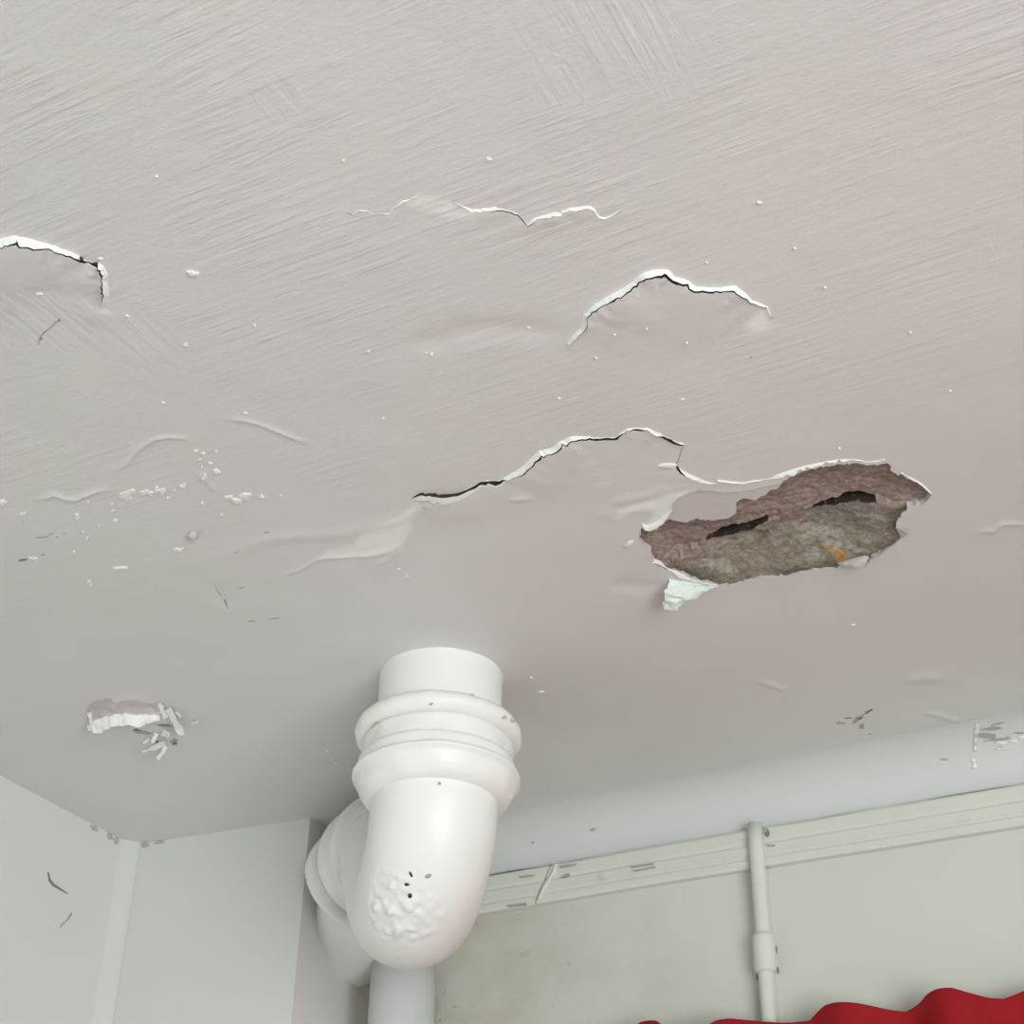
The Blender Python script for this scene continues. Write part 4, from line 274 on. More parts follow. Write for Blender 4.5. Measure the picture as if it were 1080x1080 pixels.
CHIPS = [[[-697,709.7],[-698.1,713.8],[-700.3,712.3],[-705.1,716.3],[-703.4,710],[-704.8,710.5],[-706.4,706.7],[-702.3,704.3],[-702.7,703.1],[-696.9,702.5],[-695.5,703.7],[-691.3,704.9],[-696.7,708.9]],[[-675.1,714.2],[-680,713.6],[-683.6,718.4],[-683.2,713.4],[-687.8,713],[-689.3,711.1],[-685.1,710.2],[-687.4,707.4],[-684.4,708.4],[-681.5,707.4],[-680,708],[-679.3,707.8],[-680.3,710.9]],[[-670.7,714.5],[-673.8,715.4],[-674.4,713.2],[-676.9,715.6],[-677.8,715.3],[-677.8,713.7],[-676.3,711.5],[-675.1,709.3],[-673.8,710.4],[-672.2,706.8],[-670.9,708.6],[-672.7,710.9],[-670.3,712.7]],[[-668.8,715.4],[-670.6,716.5],[-671.8,717.9],[-675.4,721.3],[-676.3,718.6],[-675.7,717.2],[-675,715.5],[-674.9,712.8],[-672,712.9],[-670,711.2],[-669.8,711.5],[-667.5,712.2],[-668.8,713.9]],[[-689.5,705.7],[-690.4,706.6],[-692,709.3],[-693.4,706.8],[-695.7,705.6],[-696.4,705.2],[-694.6,703.8],[-695.3,701.8],[-693.1,702.6],[-691,701.6],[-689.2,703.1],[-689.1,703.5],[-688.1,704.3]],[[-652.1,716.8],[-653.2,718.6],[-654.8,718],[-655.6,719.7],[-657,720.3],[-656.2,716.9],[-657.1,716.2],[-655.2,713.5],[-654.8,714.2],[-653.7,715.1],[-651.7,713],[-651.8,714.9],[-649.4,713.9]],[[-632,714.8],[-633.4,715.5],[-634.2,715.7],[-635.8,717.3],[-637.9,717.9],[-636.3,715.9],[-636,713.3],[-634.5,712.4],[-632.8,711],[-632.1,711.7],[-629.3,708],[-629.6,710.6],[-629.8,712.3]],[[-618.3,713.5],[-619.9,714.5],[-621.9,714.4],[-622.1,714.5],[-623.2,715],[-624.1,713.6],[-623.9,711.8],[-621.4,711.3],[-621.6,709],[-619.7,709.4],[-619.2,708.8],[-618.3,709.8],[-618.7,712.2]],[[-625.9,751.2],[-628,753.5],[-630.3,752.9],[-632.6,753.9],[-632.2,751.2],[-634.8,750.8],[-633.6,748.6],[-633.3,746.7],[-632.2,744.5],[-629.7,745.3],[-628.1,746.6],[-624.7,748.4],[-624.5,750.4]],[[-629.5,745.2],[-630.9,746],[-631.9,746],[-633.7,743.6],[-634.4,743.9],[-637.6,744.8],[-636.4,741.5],[-635.1,741.5],[-635.4,740.3],[-633.1,740.4],[-632,740.7],[-628.2,742.2],[-629.7,744.1]],[[-618.7,749.2],[-619.2,750.2],[-620.8,751.8],[-624.1,751],[-627,748.8],[-625.8,749.7],[-626.4,745.6],[-625,744.2],[-622.9,743.4],[-619.3,742.8],[-617.4,744.3],[-614.6,745.5],[-615.1,747.9]],[[-817.9,745.3],[-819.9,746.4],[-821.6,748.7],[-822.5,746.9],[-822,745.2],[-827.5,747.5],[-821.7,743.6],[-823.5,740.4],[-820.7,743],[-818.5,740.5],[-819,743],[-818.9,742.9],[-818.2,743.7]],[[-803.4,792.3],[-805.7,796.3],[-807.2,797.7],[-809.4,796.2],[-807.9,794.1],[-807.1,792],[-809.4,793.1],[-805.9,789.5],[-804.8,788.9],[-803.1,789.3],[-803.2,789.9],[-799.6,788],[-801.9,790.7]],[[-708,785.8],[-708.3,786.5],[-710,788.2],[-713,785.9],[-715.9,787.8],[-713,784.8],[-714.9,783.8],[-713.6,781.5],[-712.5,781.6],[-710.3,780.7],[-708.5,783.5],[-706.1,783.1],[-705.2,783.8]],[[-750.2,715],[-750,715.9],[-751.7,716.5],[-753.5,716.3],[-755.1,716],[-753,713.1],[-752.6,712.8],[-752.1,712.2],[-749.4,709],[-748.1,709.1],[-748.5,709.7],[-746.8,710.8],[-747.6,711.9]],[[-762.5,787.6],[-767.2,786.5],[-767.5,786.6],[-771.3,786.6],[-770.4,785.7],[-775.9,783.9],[-772.1,783.4],[-773.3,782],[-771.7,782.5],[-769,783.5],[-767,783.7],[-764.4,784.7],[-763.8,786.6]],[[-783.6,674.3],[-787.2,676.4],[-789.8,678.3],[-791.4,676.6],[-792.2,676.2],[-792,675.2],[-794.6,674.4],[-790.5,671.2],[-788.9,670.1],[-787,670.9],[-785.3,670.3],[-784.5,671.6],[-786.1,674.1]],[[-607.9,753.2],[-608.3,753.7],[-609.7,754.9],[-610.7,755],[-611.4,754.1],[-612,752.5],[-613,751.6],[-611.7,751.2],[-611.2,750.9],[-608.9,749.6],[-608.7,750.3],[-609.2,752.2],[-608.5,752.5]],[[-503.4,535.8],[-504.9,537.7],[-507.4,536.8],[-507.8,536.5],[-511.1,535.4],[-511,534.6],[-510,533.4],[-509.4,532.9],[-510.1,530.7],[-508,531.5],[-506.6,531.6],[-505.6,534],[-504.3,534.8]],[[-552.3,587.8],[-552.8,589.5],[-553.4,588.7],[-555.1,589.8],[-555.4,589.5],[-555.1,588.2],[-555.4,587.9],[-554.4,585.7],[-553.1,586.6],[-552.1,585],[-551.6,585.6],[-552.6,586.8],[-550.9,586.8]],[[-782.2,692.8],[-783.5,692.7],[-784.4,693.4],[-785.1,692.9],[-785.2,692.9],[-787.7,692.9],[-789,692.3],[-786.5,690.5],[-784.6,690.5],[-783.6,690.6],[-782.7,690.5],[-781.5,690.5],[-782,692.5]],[[-334.2,843.3],[-330.2,842.5],[-324.6,844.5],[-321.3,847.2],[-321.8,850],[-324.7,851.7],[-328.2,848.2],[-331.9,846.6]],[[-398.8,930.5],[-393.7,926.2],[-388.7,925.7],[-389.2,928.5],[-393.9,932.1],[-397.9,934]]]
SPECKS = [[[-617.7,686.2],[-618.5,686.9],[-620.9,687],[-620.8,684.5],[-619,683.3],[-617.1,684.1]],[[-615.1,691.2],[-617.5,691.7],[-617.6,690.5],[-618.2,688.6],[-615.6,688.1],[-614.1,688.9]],[[-605,692.3],[-606.5,693.7],[-608.5,693.3],[-608,691.1],[-605.5,690.1],[-604.7,690.1]],[[-621.4,695.2],[-623.7,695.6],[-625,695.5],[-624.4,693.8],[-623.2,693.6],[-621,692.7]],[[-617.1,702.7],[-618.5,702.6],[-620.2,702.4],[-620.6,700.2],[-618.8,699.8],[-617.8,701.1]],[[-626.9,703.4],[-627.9,705.1],[-628.3,703.7],[-628.5,702.7],[-627.3,701.8],[-625.9,701.9]],[[-729.8,702.6],[-731.8,704],[-732.2,702.7],[-732.1,701.9],[-730,699.8],[-729.4,701.2]],[[-715.5,712.4],[-717,713.2],[-717.9,712.9],[-717.3,711.2],[-715.9,710.4],[-713.9,710.3]],[[-721.1,719.3],[-721.8,720.4],[-723,720.2],[-722.7,718.6],[-721.7,718.1],[-720.1,718.6]],[[-726.4,730.9],[-729.7,733.9],[-730.5,731.4],[-730.6,729.3],[-726.8,727.4],[-726.2,729.2]],[[-762.4,740],[-765.1,742],[-766.8,742.1],[-765.5,740.2],[-763.2,737.7],[-761.6,738.2]],[[-789.2,700.8],[-790.8,702.7],[-790.9,700.5],[-790.4,700.1],[-789.5,699.1],[-788.1,698.5]],[[-785.2,752.1],[-788,754.1],[-789.4,753],[-788.3,751.5],[-785.9,749.3],[-784.3,750]],[[-649.7,760.2],[-651.7,761.3],[-653.7,760.4],[-652.6,758.9],[-651,758.2],[-649.3,758.2]],[[-653.7,740.7],[-656.7,743.1],[-657.4,742.3],[-656,740],[-654.7,738.3],[-654,739.7]],[[-671.8,724.3],[-673.3,725],[-674.6,725.2],[-674.5,722.5],[-672.9,722.9],[-671.8,722.8]],[[-662,717.8],[-663.5,718.6],[-664.3,718.1],[-664.4,717.2],[-662.8,716.8],[-661.6,716.6]],[[-603.5,630.7],[-604.9,631],[-605.7,630.2],[-606.6,629.1],[-604.8,628.6],[-604,629.8]],[[-559.5,664.7],[-561.3,664.8],[-562.8,664.3],[-563.2,663.1],[-562.2,662.8],[-561.1,663.5]],[[-759.2,731.3],[-760.2,732],[-761.2,731.6],[-760.5,730.6],[-759.9,730.3],[-759.2,730.6]],[[-743.1,729.1],[-743.8,730.3],[-743.9,729.2],[-744.6,728.5],[-743,728.2],[-742.6,728.5]],[[-567.9,548],[-568,549.4],[-570.2,548.3],[-570,546.9],[-569.2,546],[-568,547.3]],[[-547.7,499.8],[-550,499.3],[-551.2,498.8],[-551.3,498.3],[-550.3,497.9],[-548.7,498.6]],[[-601.7,508.1],[-604.3,507.5],[-606.4,507.4],[-606.8,505.8],[-605.1,505.5],[-602.6,506]],[[-501.4,591.6],[-501.9,592],[-502.5,591.6],[-502.8,591],[-502.1,589.8],[-501.1,591]],[[-595.5,758.4],[-597.3,759.2],[-598,758.3],[-598.5,757.7],[-597.4,757.1],[-595.6,756.6]],[[-300.6,532.5],[-302.8,532.8],[-304.8,531.6],[-303.8,531.1],[-303.3,530.2],[-301.6,531.3]],[[-417.5,662.8],[-418,663.1],[-418.5,662.9],[-419.3,662.4],[-418.2,661.9],[-417.1,662.1]],[[-449.9,645.6],[-451.2,646.3],[-452,646],[-452.7,644.3],[-450.8,643.6],[-449.5,643.9]],[[-478.8,711.6],[-479.7,712.1],[-481.1,711.7],[-481.4,710.1],[-479.6,709.5],[-478.3,709.7]],[[-415.4,666.2],[-416,666.9],[-417.7,666.6],[-417.2,665.2],[-416.3,664.1],[-414.6,665.2]],[[-347.2,670.8],[-348.6,671.2],[-349.5,670.2],[-349.5,669.6],[-348.7,669.4],[-347.7,669.7]],[[-178.9,631.8],[-180.7,631.9],[-182.2,630.9],[-182,630.4],[-181.8,629.2],[-179.9,629.6]],[[-174.1,676],[-174.8,676.3],[-175.4,675.5],[-176,675.1],[-175.3,673.9],[-174.5,675]],[[-224.7,663.3],[-225.5,663.8],[-225.9,663.1],[-226.2,662.5],[-225.7,662],[-225.5,662.7]],[[-300.4,697.8],[-301.2,698.5],[-301.9,697.8],[-302,696.8],[-301.5,696.5],[-300.5,697]],[[-279.7,701],[-280.6,701.5],[-281.7,701],[-281,699.9],[-280.4,699.8],[-279.6,700.2]],[[-321.4,715.9],[-322.4,715.4],[-323.1,714.6],[-322.9,713.7],[-322.4,712.9],[-321.7,713.4]],[[-263,726.5],[-263.5,727],[-264.9,727.1],[-264.4,726.1],[-264.3,725.3],[-263.1,726.1]],[[-361.1,744.1],[-362.4,744.3],[-363.4,744],[-363.2,742.2],[-362.6,742.6],[-361.4,743.2]],[[-168.8,716.6],[-169.7,716.6],[-170.1,716.7],[-170.6,715.6],[-170.1,714.6],[-169,715.3]],[[-211.4,880],[-212.4,880.7],[-214.1,880.4],[-213.3,879.1],[-212.9,878.5],[-211.9,878.8]],[[-277,1127.7],[-278.8,1127.8],[-280.4,1127.7],[-280.7,1125.7],[-279.5,1124.4],[-276.9,1125.3]],[[-559.7,1094.7],[-561.6,1096.3],[-562.9,1095.4],[-562.3,1094.1],[-561.5,1091.9],[-560.5,1093]],[[-562.7,1124],[-564.4,1125.3],[-566.8,1123.9],[-568.4,1121],[-566.9,1120.4],[-561.7,1122.1]],[[-569.7,896.7],[-570.5,896.9],[-571.7,896.6],[-571.9,895.6],[-570.9,894.7],[-569.9,895.7]],[[-813.8,1164.4],[-815.1,1165.6],[-816.1,1163.6],[-816.9,1161.9],[-815.8,1161],[-812.5,1161.6]],[[-808,1144.7],[-809,1147.2],[-810.4,1145.7],[-810.2,1144],[-808.5,1143.4],[-806.4,1144.3]],[[-815.3,1176.1],[-817.3,1175.7],[-819.2,1175.5],[-819.2,1172.4],[-816.8,1171.9],[-814.7,1173.5]],[[-570.5,884.7],[-572.2,884.4],[-573.2,885],[-572.5,883.9],[-572.3,883],[-570.7,883.3]],[[-287.6,780.2],[-288.7,780.4],[-290,780.2],[-289.8,779.1],[-289,779],[-288.2,779.5]],[[-133.8,780.1],[-134.9,780.2],[-135.7,780.7],[-135.7,779.5],[-135.2,778.8],[-134.6,779.4]],[[-126.4,850.7],[-126.9,851.1],[-128.4,851.1],[-128.7,849.4],[-127.3,849.8],[-126.4,849.3]],[[-475.5,460.4],[-476.2,460.5],[-477.3,460.6],[-477.4,459.5],[-476.5,459],[-475.9,459.6]],[[-374.6,497.1],[-375.3,497.9],[-375.8,497.2],[-376,496.1],[-375.2,495.9],[-374.5,496.8]],[[-301.6,531.2],[-302.2,531.9],[-302.8,531.3],[-303.4,530.3],[-302.4,530.3],[-301.5,530.3]]]
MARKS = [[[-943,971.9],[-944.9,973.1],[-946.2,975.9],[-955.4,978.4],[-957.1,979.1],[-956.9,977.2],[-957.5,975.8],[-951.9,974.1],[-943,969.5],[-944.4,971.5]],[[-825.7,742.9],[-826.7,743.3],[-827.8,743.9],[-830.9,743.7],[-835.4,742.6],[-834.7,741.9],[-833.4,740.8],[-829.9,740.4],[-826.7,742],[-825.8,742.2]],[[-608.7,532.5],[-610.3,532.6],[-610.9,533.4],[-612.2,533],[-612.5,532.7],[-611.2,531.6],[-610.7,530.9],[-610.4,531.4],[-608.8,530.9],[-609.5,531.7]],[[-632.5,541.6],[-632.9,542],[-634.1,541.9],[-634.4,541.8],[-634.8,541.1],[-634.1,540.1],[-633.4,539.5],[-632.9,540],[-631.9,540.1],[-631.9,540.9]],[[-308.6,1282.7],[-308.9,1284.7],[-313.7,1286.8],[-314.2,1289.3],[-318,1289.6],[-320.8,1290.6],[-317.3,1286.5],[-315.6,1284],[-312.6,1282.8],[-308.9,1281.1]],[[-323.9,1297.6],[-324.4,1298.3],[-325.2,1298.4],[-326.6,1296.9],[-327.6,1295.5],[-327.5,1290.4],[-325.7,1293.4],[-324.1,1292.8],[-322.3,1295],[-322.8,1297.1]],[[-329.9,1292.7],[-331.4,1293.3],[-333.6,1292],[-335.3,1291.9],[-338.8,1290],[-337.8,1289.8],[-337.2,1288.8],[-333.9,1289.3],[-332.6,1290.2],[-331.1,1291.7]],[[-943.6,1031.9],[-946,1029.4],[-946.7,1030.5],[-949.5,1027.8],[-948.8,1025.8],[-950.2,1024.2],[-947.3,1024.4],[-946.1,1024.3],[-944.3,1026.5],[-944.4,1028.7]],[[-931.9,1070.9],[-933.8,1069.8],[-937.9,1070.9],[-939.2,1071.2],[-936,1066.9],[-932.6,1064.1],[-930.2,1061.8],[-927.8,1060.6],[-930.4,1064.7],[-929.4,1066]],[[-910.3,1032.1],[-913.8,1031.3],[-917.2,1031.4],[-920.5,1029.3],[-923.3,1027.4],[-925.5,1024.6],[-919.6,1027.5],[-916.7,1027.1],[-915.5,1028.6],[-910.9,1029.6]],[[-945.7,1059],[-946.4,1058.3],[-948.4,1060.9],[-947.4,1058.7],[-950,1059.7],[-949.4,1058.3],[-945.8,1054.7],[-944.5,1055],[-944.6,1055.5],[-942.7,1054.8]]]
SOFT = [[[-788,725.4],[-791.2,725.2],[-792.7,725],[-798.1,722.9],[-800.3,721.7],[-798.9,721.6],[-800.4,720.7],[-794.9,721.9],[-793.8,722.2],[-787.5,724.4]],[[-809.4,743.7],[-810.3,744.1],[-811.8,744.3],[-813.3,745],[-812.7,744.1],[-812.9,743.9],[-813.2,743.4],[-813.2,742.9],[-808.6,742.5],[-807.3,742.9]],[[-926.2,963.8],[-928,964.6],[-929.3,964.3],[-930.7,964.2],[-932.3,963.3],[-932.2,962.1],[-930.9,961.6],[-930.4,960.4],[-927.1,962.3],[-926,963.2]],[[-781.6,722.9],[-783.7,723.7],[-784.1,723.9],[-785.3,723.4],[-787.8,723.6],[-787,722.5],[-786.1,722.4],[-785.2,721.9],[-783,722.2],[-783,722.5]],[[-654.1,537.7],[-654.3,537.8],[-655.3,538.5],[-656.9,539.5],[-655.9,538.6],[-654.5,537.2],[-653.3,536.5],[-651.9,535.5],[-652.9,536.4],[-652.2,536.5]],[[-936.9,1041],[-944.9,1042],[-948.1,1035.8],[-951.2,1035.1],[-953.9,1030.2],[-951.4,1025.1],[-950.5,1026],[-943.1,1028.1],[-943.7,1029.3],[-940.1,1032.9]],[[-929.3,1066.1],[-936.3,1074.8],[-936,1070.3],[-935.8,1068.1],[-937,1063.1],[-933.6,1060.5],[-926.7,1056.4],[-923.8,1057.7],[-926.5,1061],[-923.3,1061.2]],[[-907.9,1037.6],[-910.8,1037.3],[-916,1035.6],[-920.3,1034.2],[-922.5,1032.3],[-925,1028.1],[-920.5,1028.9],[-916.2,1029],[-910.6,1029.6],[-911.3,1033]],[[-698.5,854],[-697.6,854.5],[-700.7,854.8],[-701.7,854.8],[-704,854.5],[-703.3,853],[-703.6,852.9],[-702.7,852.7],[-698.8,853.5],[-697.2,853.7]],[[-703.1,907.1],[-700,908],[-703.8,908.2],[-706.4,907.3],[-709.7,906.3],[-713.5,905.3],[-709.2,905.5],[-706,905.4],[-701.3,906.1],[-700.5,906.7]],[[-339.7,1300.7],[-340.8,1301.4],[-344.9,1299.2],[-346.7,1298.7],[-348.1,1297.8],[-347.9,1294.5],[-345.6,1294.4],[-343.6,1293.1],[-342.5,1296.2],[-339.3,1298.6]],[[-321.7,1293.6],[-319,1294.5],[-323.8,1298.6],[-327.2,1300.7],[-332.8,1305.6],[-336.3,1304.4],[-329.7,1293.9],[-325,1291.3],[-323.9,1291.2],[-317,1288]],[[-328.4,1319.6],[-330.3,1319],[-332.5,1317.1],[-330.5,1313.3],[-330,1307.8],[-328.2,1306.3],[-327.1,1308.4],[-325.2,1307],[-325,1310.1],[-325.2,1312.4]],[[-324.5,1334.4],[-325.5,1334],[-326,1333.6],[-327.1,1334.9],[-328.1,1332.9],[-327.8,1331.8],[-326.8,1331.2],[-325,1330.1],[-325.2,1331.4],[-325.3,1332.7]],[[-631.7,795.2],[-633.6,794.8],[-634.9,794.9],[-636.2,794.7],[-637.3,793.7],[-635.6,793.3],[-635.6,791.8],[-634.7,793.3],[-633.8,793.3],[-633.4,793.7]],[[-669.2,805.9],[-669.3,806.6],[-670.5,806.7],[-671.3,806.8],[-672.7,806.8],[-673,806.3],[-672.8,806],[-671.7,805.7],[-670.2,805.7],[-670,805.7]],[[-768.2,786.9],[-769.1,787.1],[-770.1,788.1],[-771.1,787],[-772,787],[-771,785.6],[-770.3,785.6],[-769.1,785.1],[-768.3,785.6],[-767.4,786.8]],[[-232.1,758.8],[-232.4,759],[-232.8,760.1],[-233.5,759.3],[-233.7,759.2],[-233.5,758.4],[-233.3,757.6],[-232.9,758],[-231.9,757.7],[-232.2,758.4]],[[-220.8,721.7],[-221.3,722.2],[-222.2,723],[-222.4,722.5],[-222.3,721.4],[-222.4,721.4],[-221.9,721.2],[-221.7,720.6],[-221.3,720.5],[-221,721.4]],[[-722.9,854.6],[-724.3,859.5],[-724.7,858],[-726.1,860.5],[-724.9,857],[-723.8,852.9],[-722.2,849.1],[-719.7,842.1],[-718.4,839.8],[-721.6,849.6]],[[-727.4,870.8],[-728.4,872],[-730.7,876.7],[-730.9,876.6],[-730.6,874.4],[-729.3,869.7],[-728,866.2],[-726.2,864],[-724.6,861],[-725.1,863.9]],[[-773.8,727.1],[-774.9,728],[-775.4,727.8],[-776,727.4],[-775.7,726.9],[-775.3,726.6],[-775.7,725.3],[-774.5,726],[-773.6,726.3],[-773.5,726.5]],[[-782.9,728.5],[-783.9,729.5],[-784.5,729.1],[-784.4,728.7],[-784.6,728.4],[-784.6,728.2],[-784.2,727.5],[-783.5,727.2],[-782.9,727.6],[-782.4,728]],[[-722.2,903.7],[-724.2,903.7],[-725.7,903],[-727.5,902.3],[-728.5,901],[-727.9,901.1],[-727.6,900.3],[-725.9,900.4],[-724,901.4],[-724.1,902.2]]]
COVCHIP = [[[-231.4,1359.7,2397.9],[-232.8,1364.8,2396],[-233.7,1365,2395.9],[-233.5,1360.7,2397.6],[-233.9,1360.1,2397.8],[-233.4,1357.6,2398.5],[-232,1353,2399.4],[-230.3,1352.3,2399.5],[-231.4,1358.1,2398.3]],[[-209.5,1378.7,2387.2],[-211.6,1379,2386.8],[-213.7,1379.4,2386.6],[-218.2,1378.1,2387.6],[-221.9,1377,2388.4],[-222.6,1376,2389.2],[-217.9,1375.9,2389.4],[-214.9,1376.5,2389],[-212.8,1377.6,2388.1]],[[-201.6,1378.2,2387.4],[-201.5,1379.4,2386.3],[-203.3,1379.3,2386.6],[-206.6,1378.4,2387.3],[-209.7,1377.5,2388.1],[-208.8,1376.8,2388.7],[-205,1377.1,2388.5],[-203.3,1376.5,2389.1],[-202,1377.3,2388.2]],[[-215.3,1381.8,2383.9],[-218.4,1381.8,2384],[-218.7,1382.2,2383.6],[-221.2,1381.4,2384.3],[-225.1,1381,2384.8],[-220.9,1381.1,2384.7],[-222,1380.1,2385.7],[-218.1,1380.9,2385.1],[-218.3,1381.3,2384.7]],[[-192.6,1376.8,2388.7],[-196.6,1376.9,2388.7],[-197.9,1377.6,2388],[-199.7,1376.6,2388.7],[-200.1,1375.8,2389.5],[-202,1374.8,2390.3],[-198.4,1374.8,2390.2],[-196.7,1374.7,2390.3],[-194.5,1375.8,2389.6]],[[-243.5,1389,2374],[-245.3,1389.4,2373.4],[-246.1,1389.9,2372.1],[-248,1389.4,2373.2],[-249.4,1388.8,2374.3],[-248.2,1388.1,2375.5],[-246.8,1387,2377.2],[-245.2,1387.5,2376.7],[-245.3,1388.1,2375.8]],[[-243.6,1385.7,2379.5],[-244.6,1387.1,2377.1],[-245.5,1386.4,2378],[-246.7,1386.4,2378.4],[-247.6,1385.2,2379.9],[-247.6,1384.8,2380.2],[-246.6,1384.5,2381],[-245.1,1384.3,2381.2],[-244.9,1384.9,2380.1]],[[-268.1,1384,2381.4],[-269.2,1384.1,2381.2],[-270.4,1384.3,2381.1],[-274,1383.7,2381.8],[-278.7,1383.1,2382.6],[-276.2,1383.1,2382.7],[-272.7,1383.1,2382.5],[-269.4,1383.5,2382.1],[-268.1,1383.7,2381.7]]]
KNOB = mmt([-685.8,770.3,2400])
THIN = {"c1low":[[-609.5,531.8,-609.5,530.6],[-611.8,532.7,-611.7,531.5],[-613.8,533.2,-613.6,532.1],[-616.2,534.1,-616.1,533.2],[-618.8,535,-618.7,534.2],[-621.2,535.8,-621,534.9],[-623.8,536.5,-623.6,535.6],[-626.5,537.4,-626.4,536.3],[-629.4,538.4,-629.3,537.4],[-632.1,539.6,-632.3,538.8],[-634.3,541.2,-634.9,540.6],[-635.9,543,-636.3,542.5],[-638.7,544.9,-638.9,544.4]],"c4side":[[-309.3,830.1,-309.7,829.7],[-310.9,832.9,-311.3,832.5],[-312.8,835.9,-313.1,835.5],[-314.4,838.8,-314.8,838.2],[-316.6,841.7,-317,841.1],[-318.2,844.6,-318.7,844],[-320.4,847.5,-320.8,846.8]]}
RIDGES = [{"p":[[-689.3,678.8],[-673.3,676.2],[-662.9,669.6],[-650.2,664.4],[-636.7,661],[-625.9,663.2],[-618.9,667.9],[-616.5,673.4]],"w":0.0022,"h":0.0012},{"p":[[-579.5,664],[-568.4,669.5],[-560.9,678],[-555.1,690],[-548.9,701.7],[-541.9,713.8]],"w":0.0022,"h":0.0011},{"p":[[-766.1,682.1],[-753.9,683.8],[-747.1,682.3],[-744.2,689.3],[-738.3,695],[-726.9,694.3],[-713.5,693.2],[-701.8,698.3]],"w":0.0022,"h":0.0015},{"p":[[-633.4,702.3],[-635.4,724],[-637.6,733.9]],"w":0.003,"h":0.0008},{"p":[[-692.3,812.9],[-670.6,808],[-648.5,802],[-626.2,805.3],[-599.3,817],[-576.9,822],[-555.1,820.9],[-539.5,822.7],[-525.9,817.9],[-515.6,807.4]],"w":0.007,"h":0.0011},{"p":[[-660.2,852.4],[-640.9,850.6],[-622.9,843.6],[-610,846.7],[-599.3,850.4],[-588.5,854.1]],"w":0.0022,"h":0.0009},{"p":[[-593.4,854.9],[-577.8,857.8],[-564.4,859.7],[-546.8,853.1]],"w":0.003,"h":0.0008},{"p":[[-586.7,872.2],[-568.7,866.9],[-553.7,860.3]],"w":0.003,"h":0.0008},{"p":[[-714.5,834.2],[-724,856.1],[-729.5,873.9]],"w":0.004,"h":-0.0012},{"p":[[-388.5,876.6],[-371.9,873.6],[-350.3,876],[-337.7,872.6],[-322.7,871.9]],"w":0.006,"h":0.0012},{"p":[[-403.3,883.6],[-385.3,886.6],[-368.9,887.6],[-351.2,892.1]],"w":0.006,"h":0.0009},{"p":[[-448,836.4],[-433.1,840.9]],"w":0.003,"h":0.001},{"p":[[-428.8,650.9],[-407.4,656.2],[-385.7,654.5],[-368.2,660.1],[-347.7,672.3],[-327.8,686.3]],"w":0.01,"h":-0.0016},{"p":[[-931.7,968.3],[-897.9,973.9]],"w":0.006,"h":0.001},{"p":[[-269,1311.4],[-261.3,1315.1],[-252.2,1330.3],[-242.5,1343.7]],"w":0.004,"h":0.0012},{"p":[[-383,1186.1],[-366.6,1214.3]],"w":0.004,"h":0.001},{"p":[[-270.4,1238.3],[-250.3,1241.9],[-236.9,1254.3]],"w":0.008,"h":0.0014},{"p":[[-434.9,978.2],[-415.7,990.8],[-392.5,1003.7]],"w":0.009,"h":-0.0012},{"p":[[-153.8,1030],[-144.5,1029.4],[-142.4,1032.6],[-134.3,1025],[-127.9,1027.4],[-113.1,1036.1]],"w":0.003,"h":0.0013},{"p":[[-596.8,536.6],[-582.4,537.6],[-578.5,535.6]],"w":0.01,"h":0.0016}]
SMEAR = [mmt(p) for p in [[[-555.1,820.9],[-536.8,818.3],[-517.6,812.1],[-506.2,798.2],[-506.2,809.3],[-523.4,824.8],[-536,840.5],[-550.9,855.6],[-569.7,858.6],[-586,856.9],[-616.7,843.5],[-626.5,845],[-607.3,835.8],[-587,838],[-569.7,824]],[[-395.4,891.7],[-379.1,881.2],[-351.3,878.2],[-331.6,870.2],[-324.1,869.9],[-311.3,885.5],[-318.5,883.4],[-326.5,884.9],[-340,890.6],[-348.3,903.3],[-357.8,911.5],[-367.7,916.8],[-376.7,912.4],[-359.6,897.8],[-372.2,891.6],[-385.9,896.4]],[[-362.3,539.3],[-353.3,538],[-344.4,540.8],[-336.6,552.2],[-332.6,558.4],[-318.7,567.1],[-324.8,569.1],[-338.2,568.5],[-346.9,561.6],[-353.6,551.3],[-361.8,543.8]],[[-224.9,725],[-212.3,716.3],[-206,719.4],[-210,737.5],[-218,740.7],[-225.4,735]]]]
WL = [[[1140,2328.3],[1141.3,2328.8],[1145.9,2322.7],[1152.2,2320.1],[1160.4,2319],[1174.1,2317.1],[1173.5,2316.4],[1158,2317.2],[1150,2317.5],[1144.2,2320.6]],[[1184,2300.3],[1185,2298.6],[1182,2292.3],[1178.5,2288.6],[1174.1,2283.3],[1172.4,2279.8],[1171.7,2281.5],[1173.9,2285.2],[1178.3,2289.5]]]
CURT = mmt([[-646.2,2146.7],[-616.9,2154],[-592.6,2161.7],[-582,2167.4],[-576.2,2168.5],[-568.6,2168],[-559.2,2165.7],[-550.1,2158.6],[-527.3,2149.3],[-508.8,2152.3],[-497.6,2157.8],[-487.5,2158.8],[-467.9,2156.5],[-441.6,2153.1],[-415.6,2151],[-409.2,2155.2],[-399.3,2159.8],[-389,2159.8],[-368,2156.9],[-347.5,2152.8],[-331.3,2150.1],[-318.6,2153.5],[-308,2159.4],[-298.8,2160.7],[-285.3,2159.5],[-273.9,2155.3],[-258.6,2151],[-246.9,2150.4],[-236.2,2153.8],[-226.4,2156.6],[-210.8,2157.8],[-192.6,2152.4],[-173.1,2156.2],[-150.1,2159.4]])
STREAK = mmt([[-233.9,1357.6,2398.5],[-236.5,1366.7,2395.2],[-239.9,1375.4,2390],[-242.1,1380.2,2385.7],[-245.1,1386.5,2378.3],[-247.7,1390.7,2370.9]])
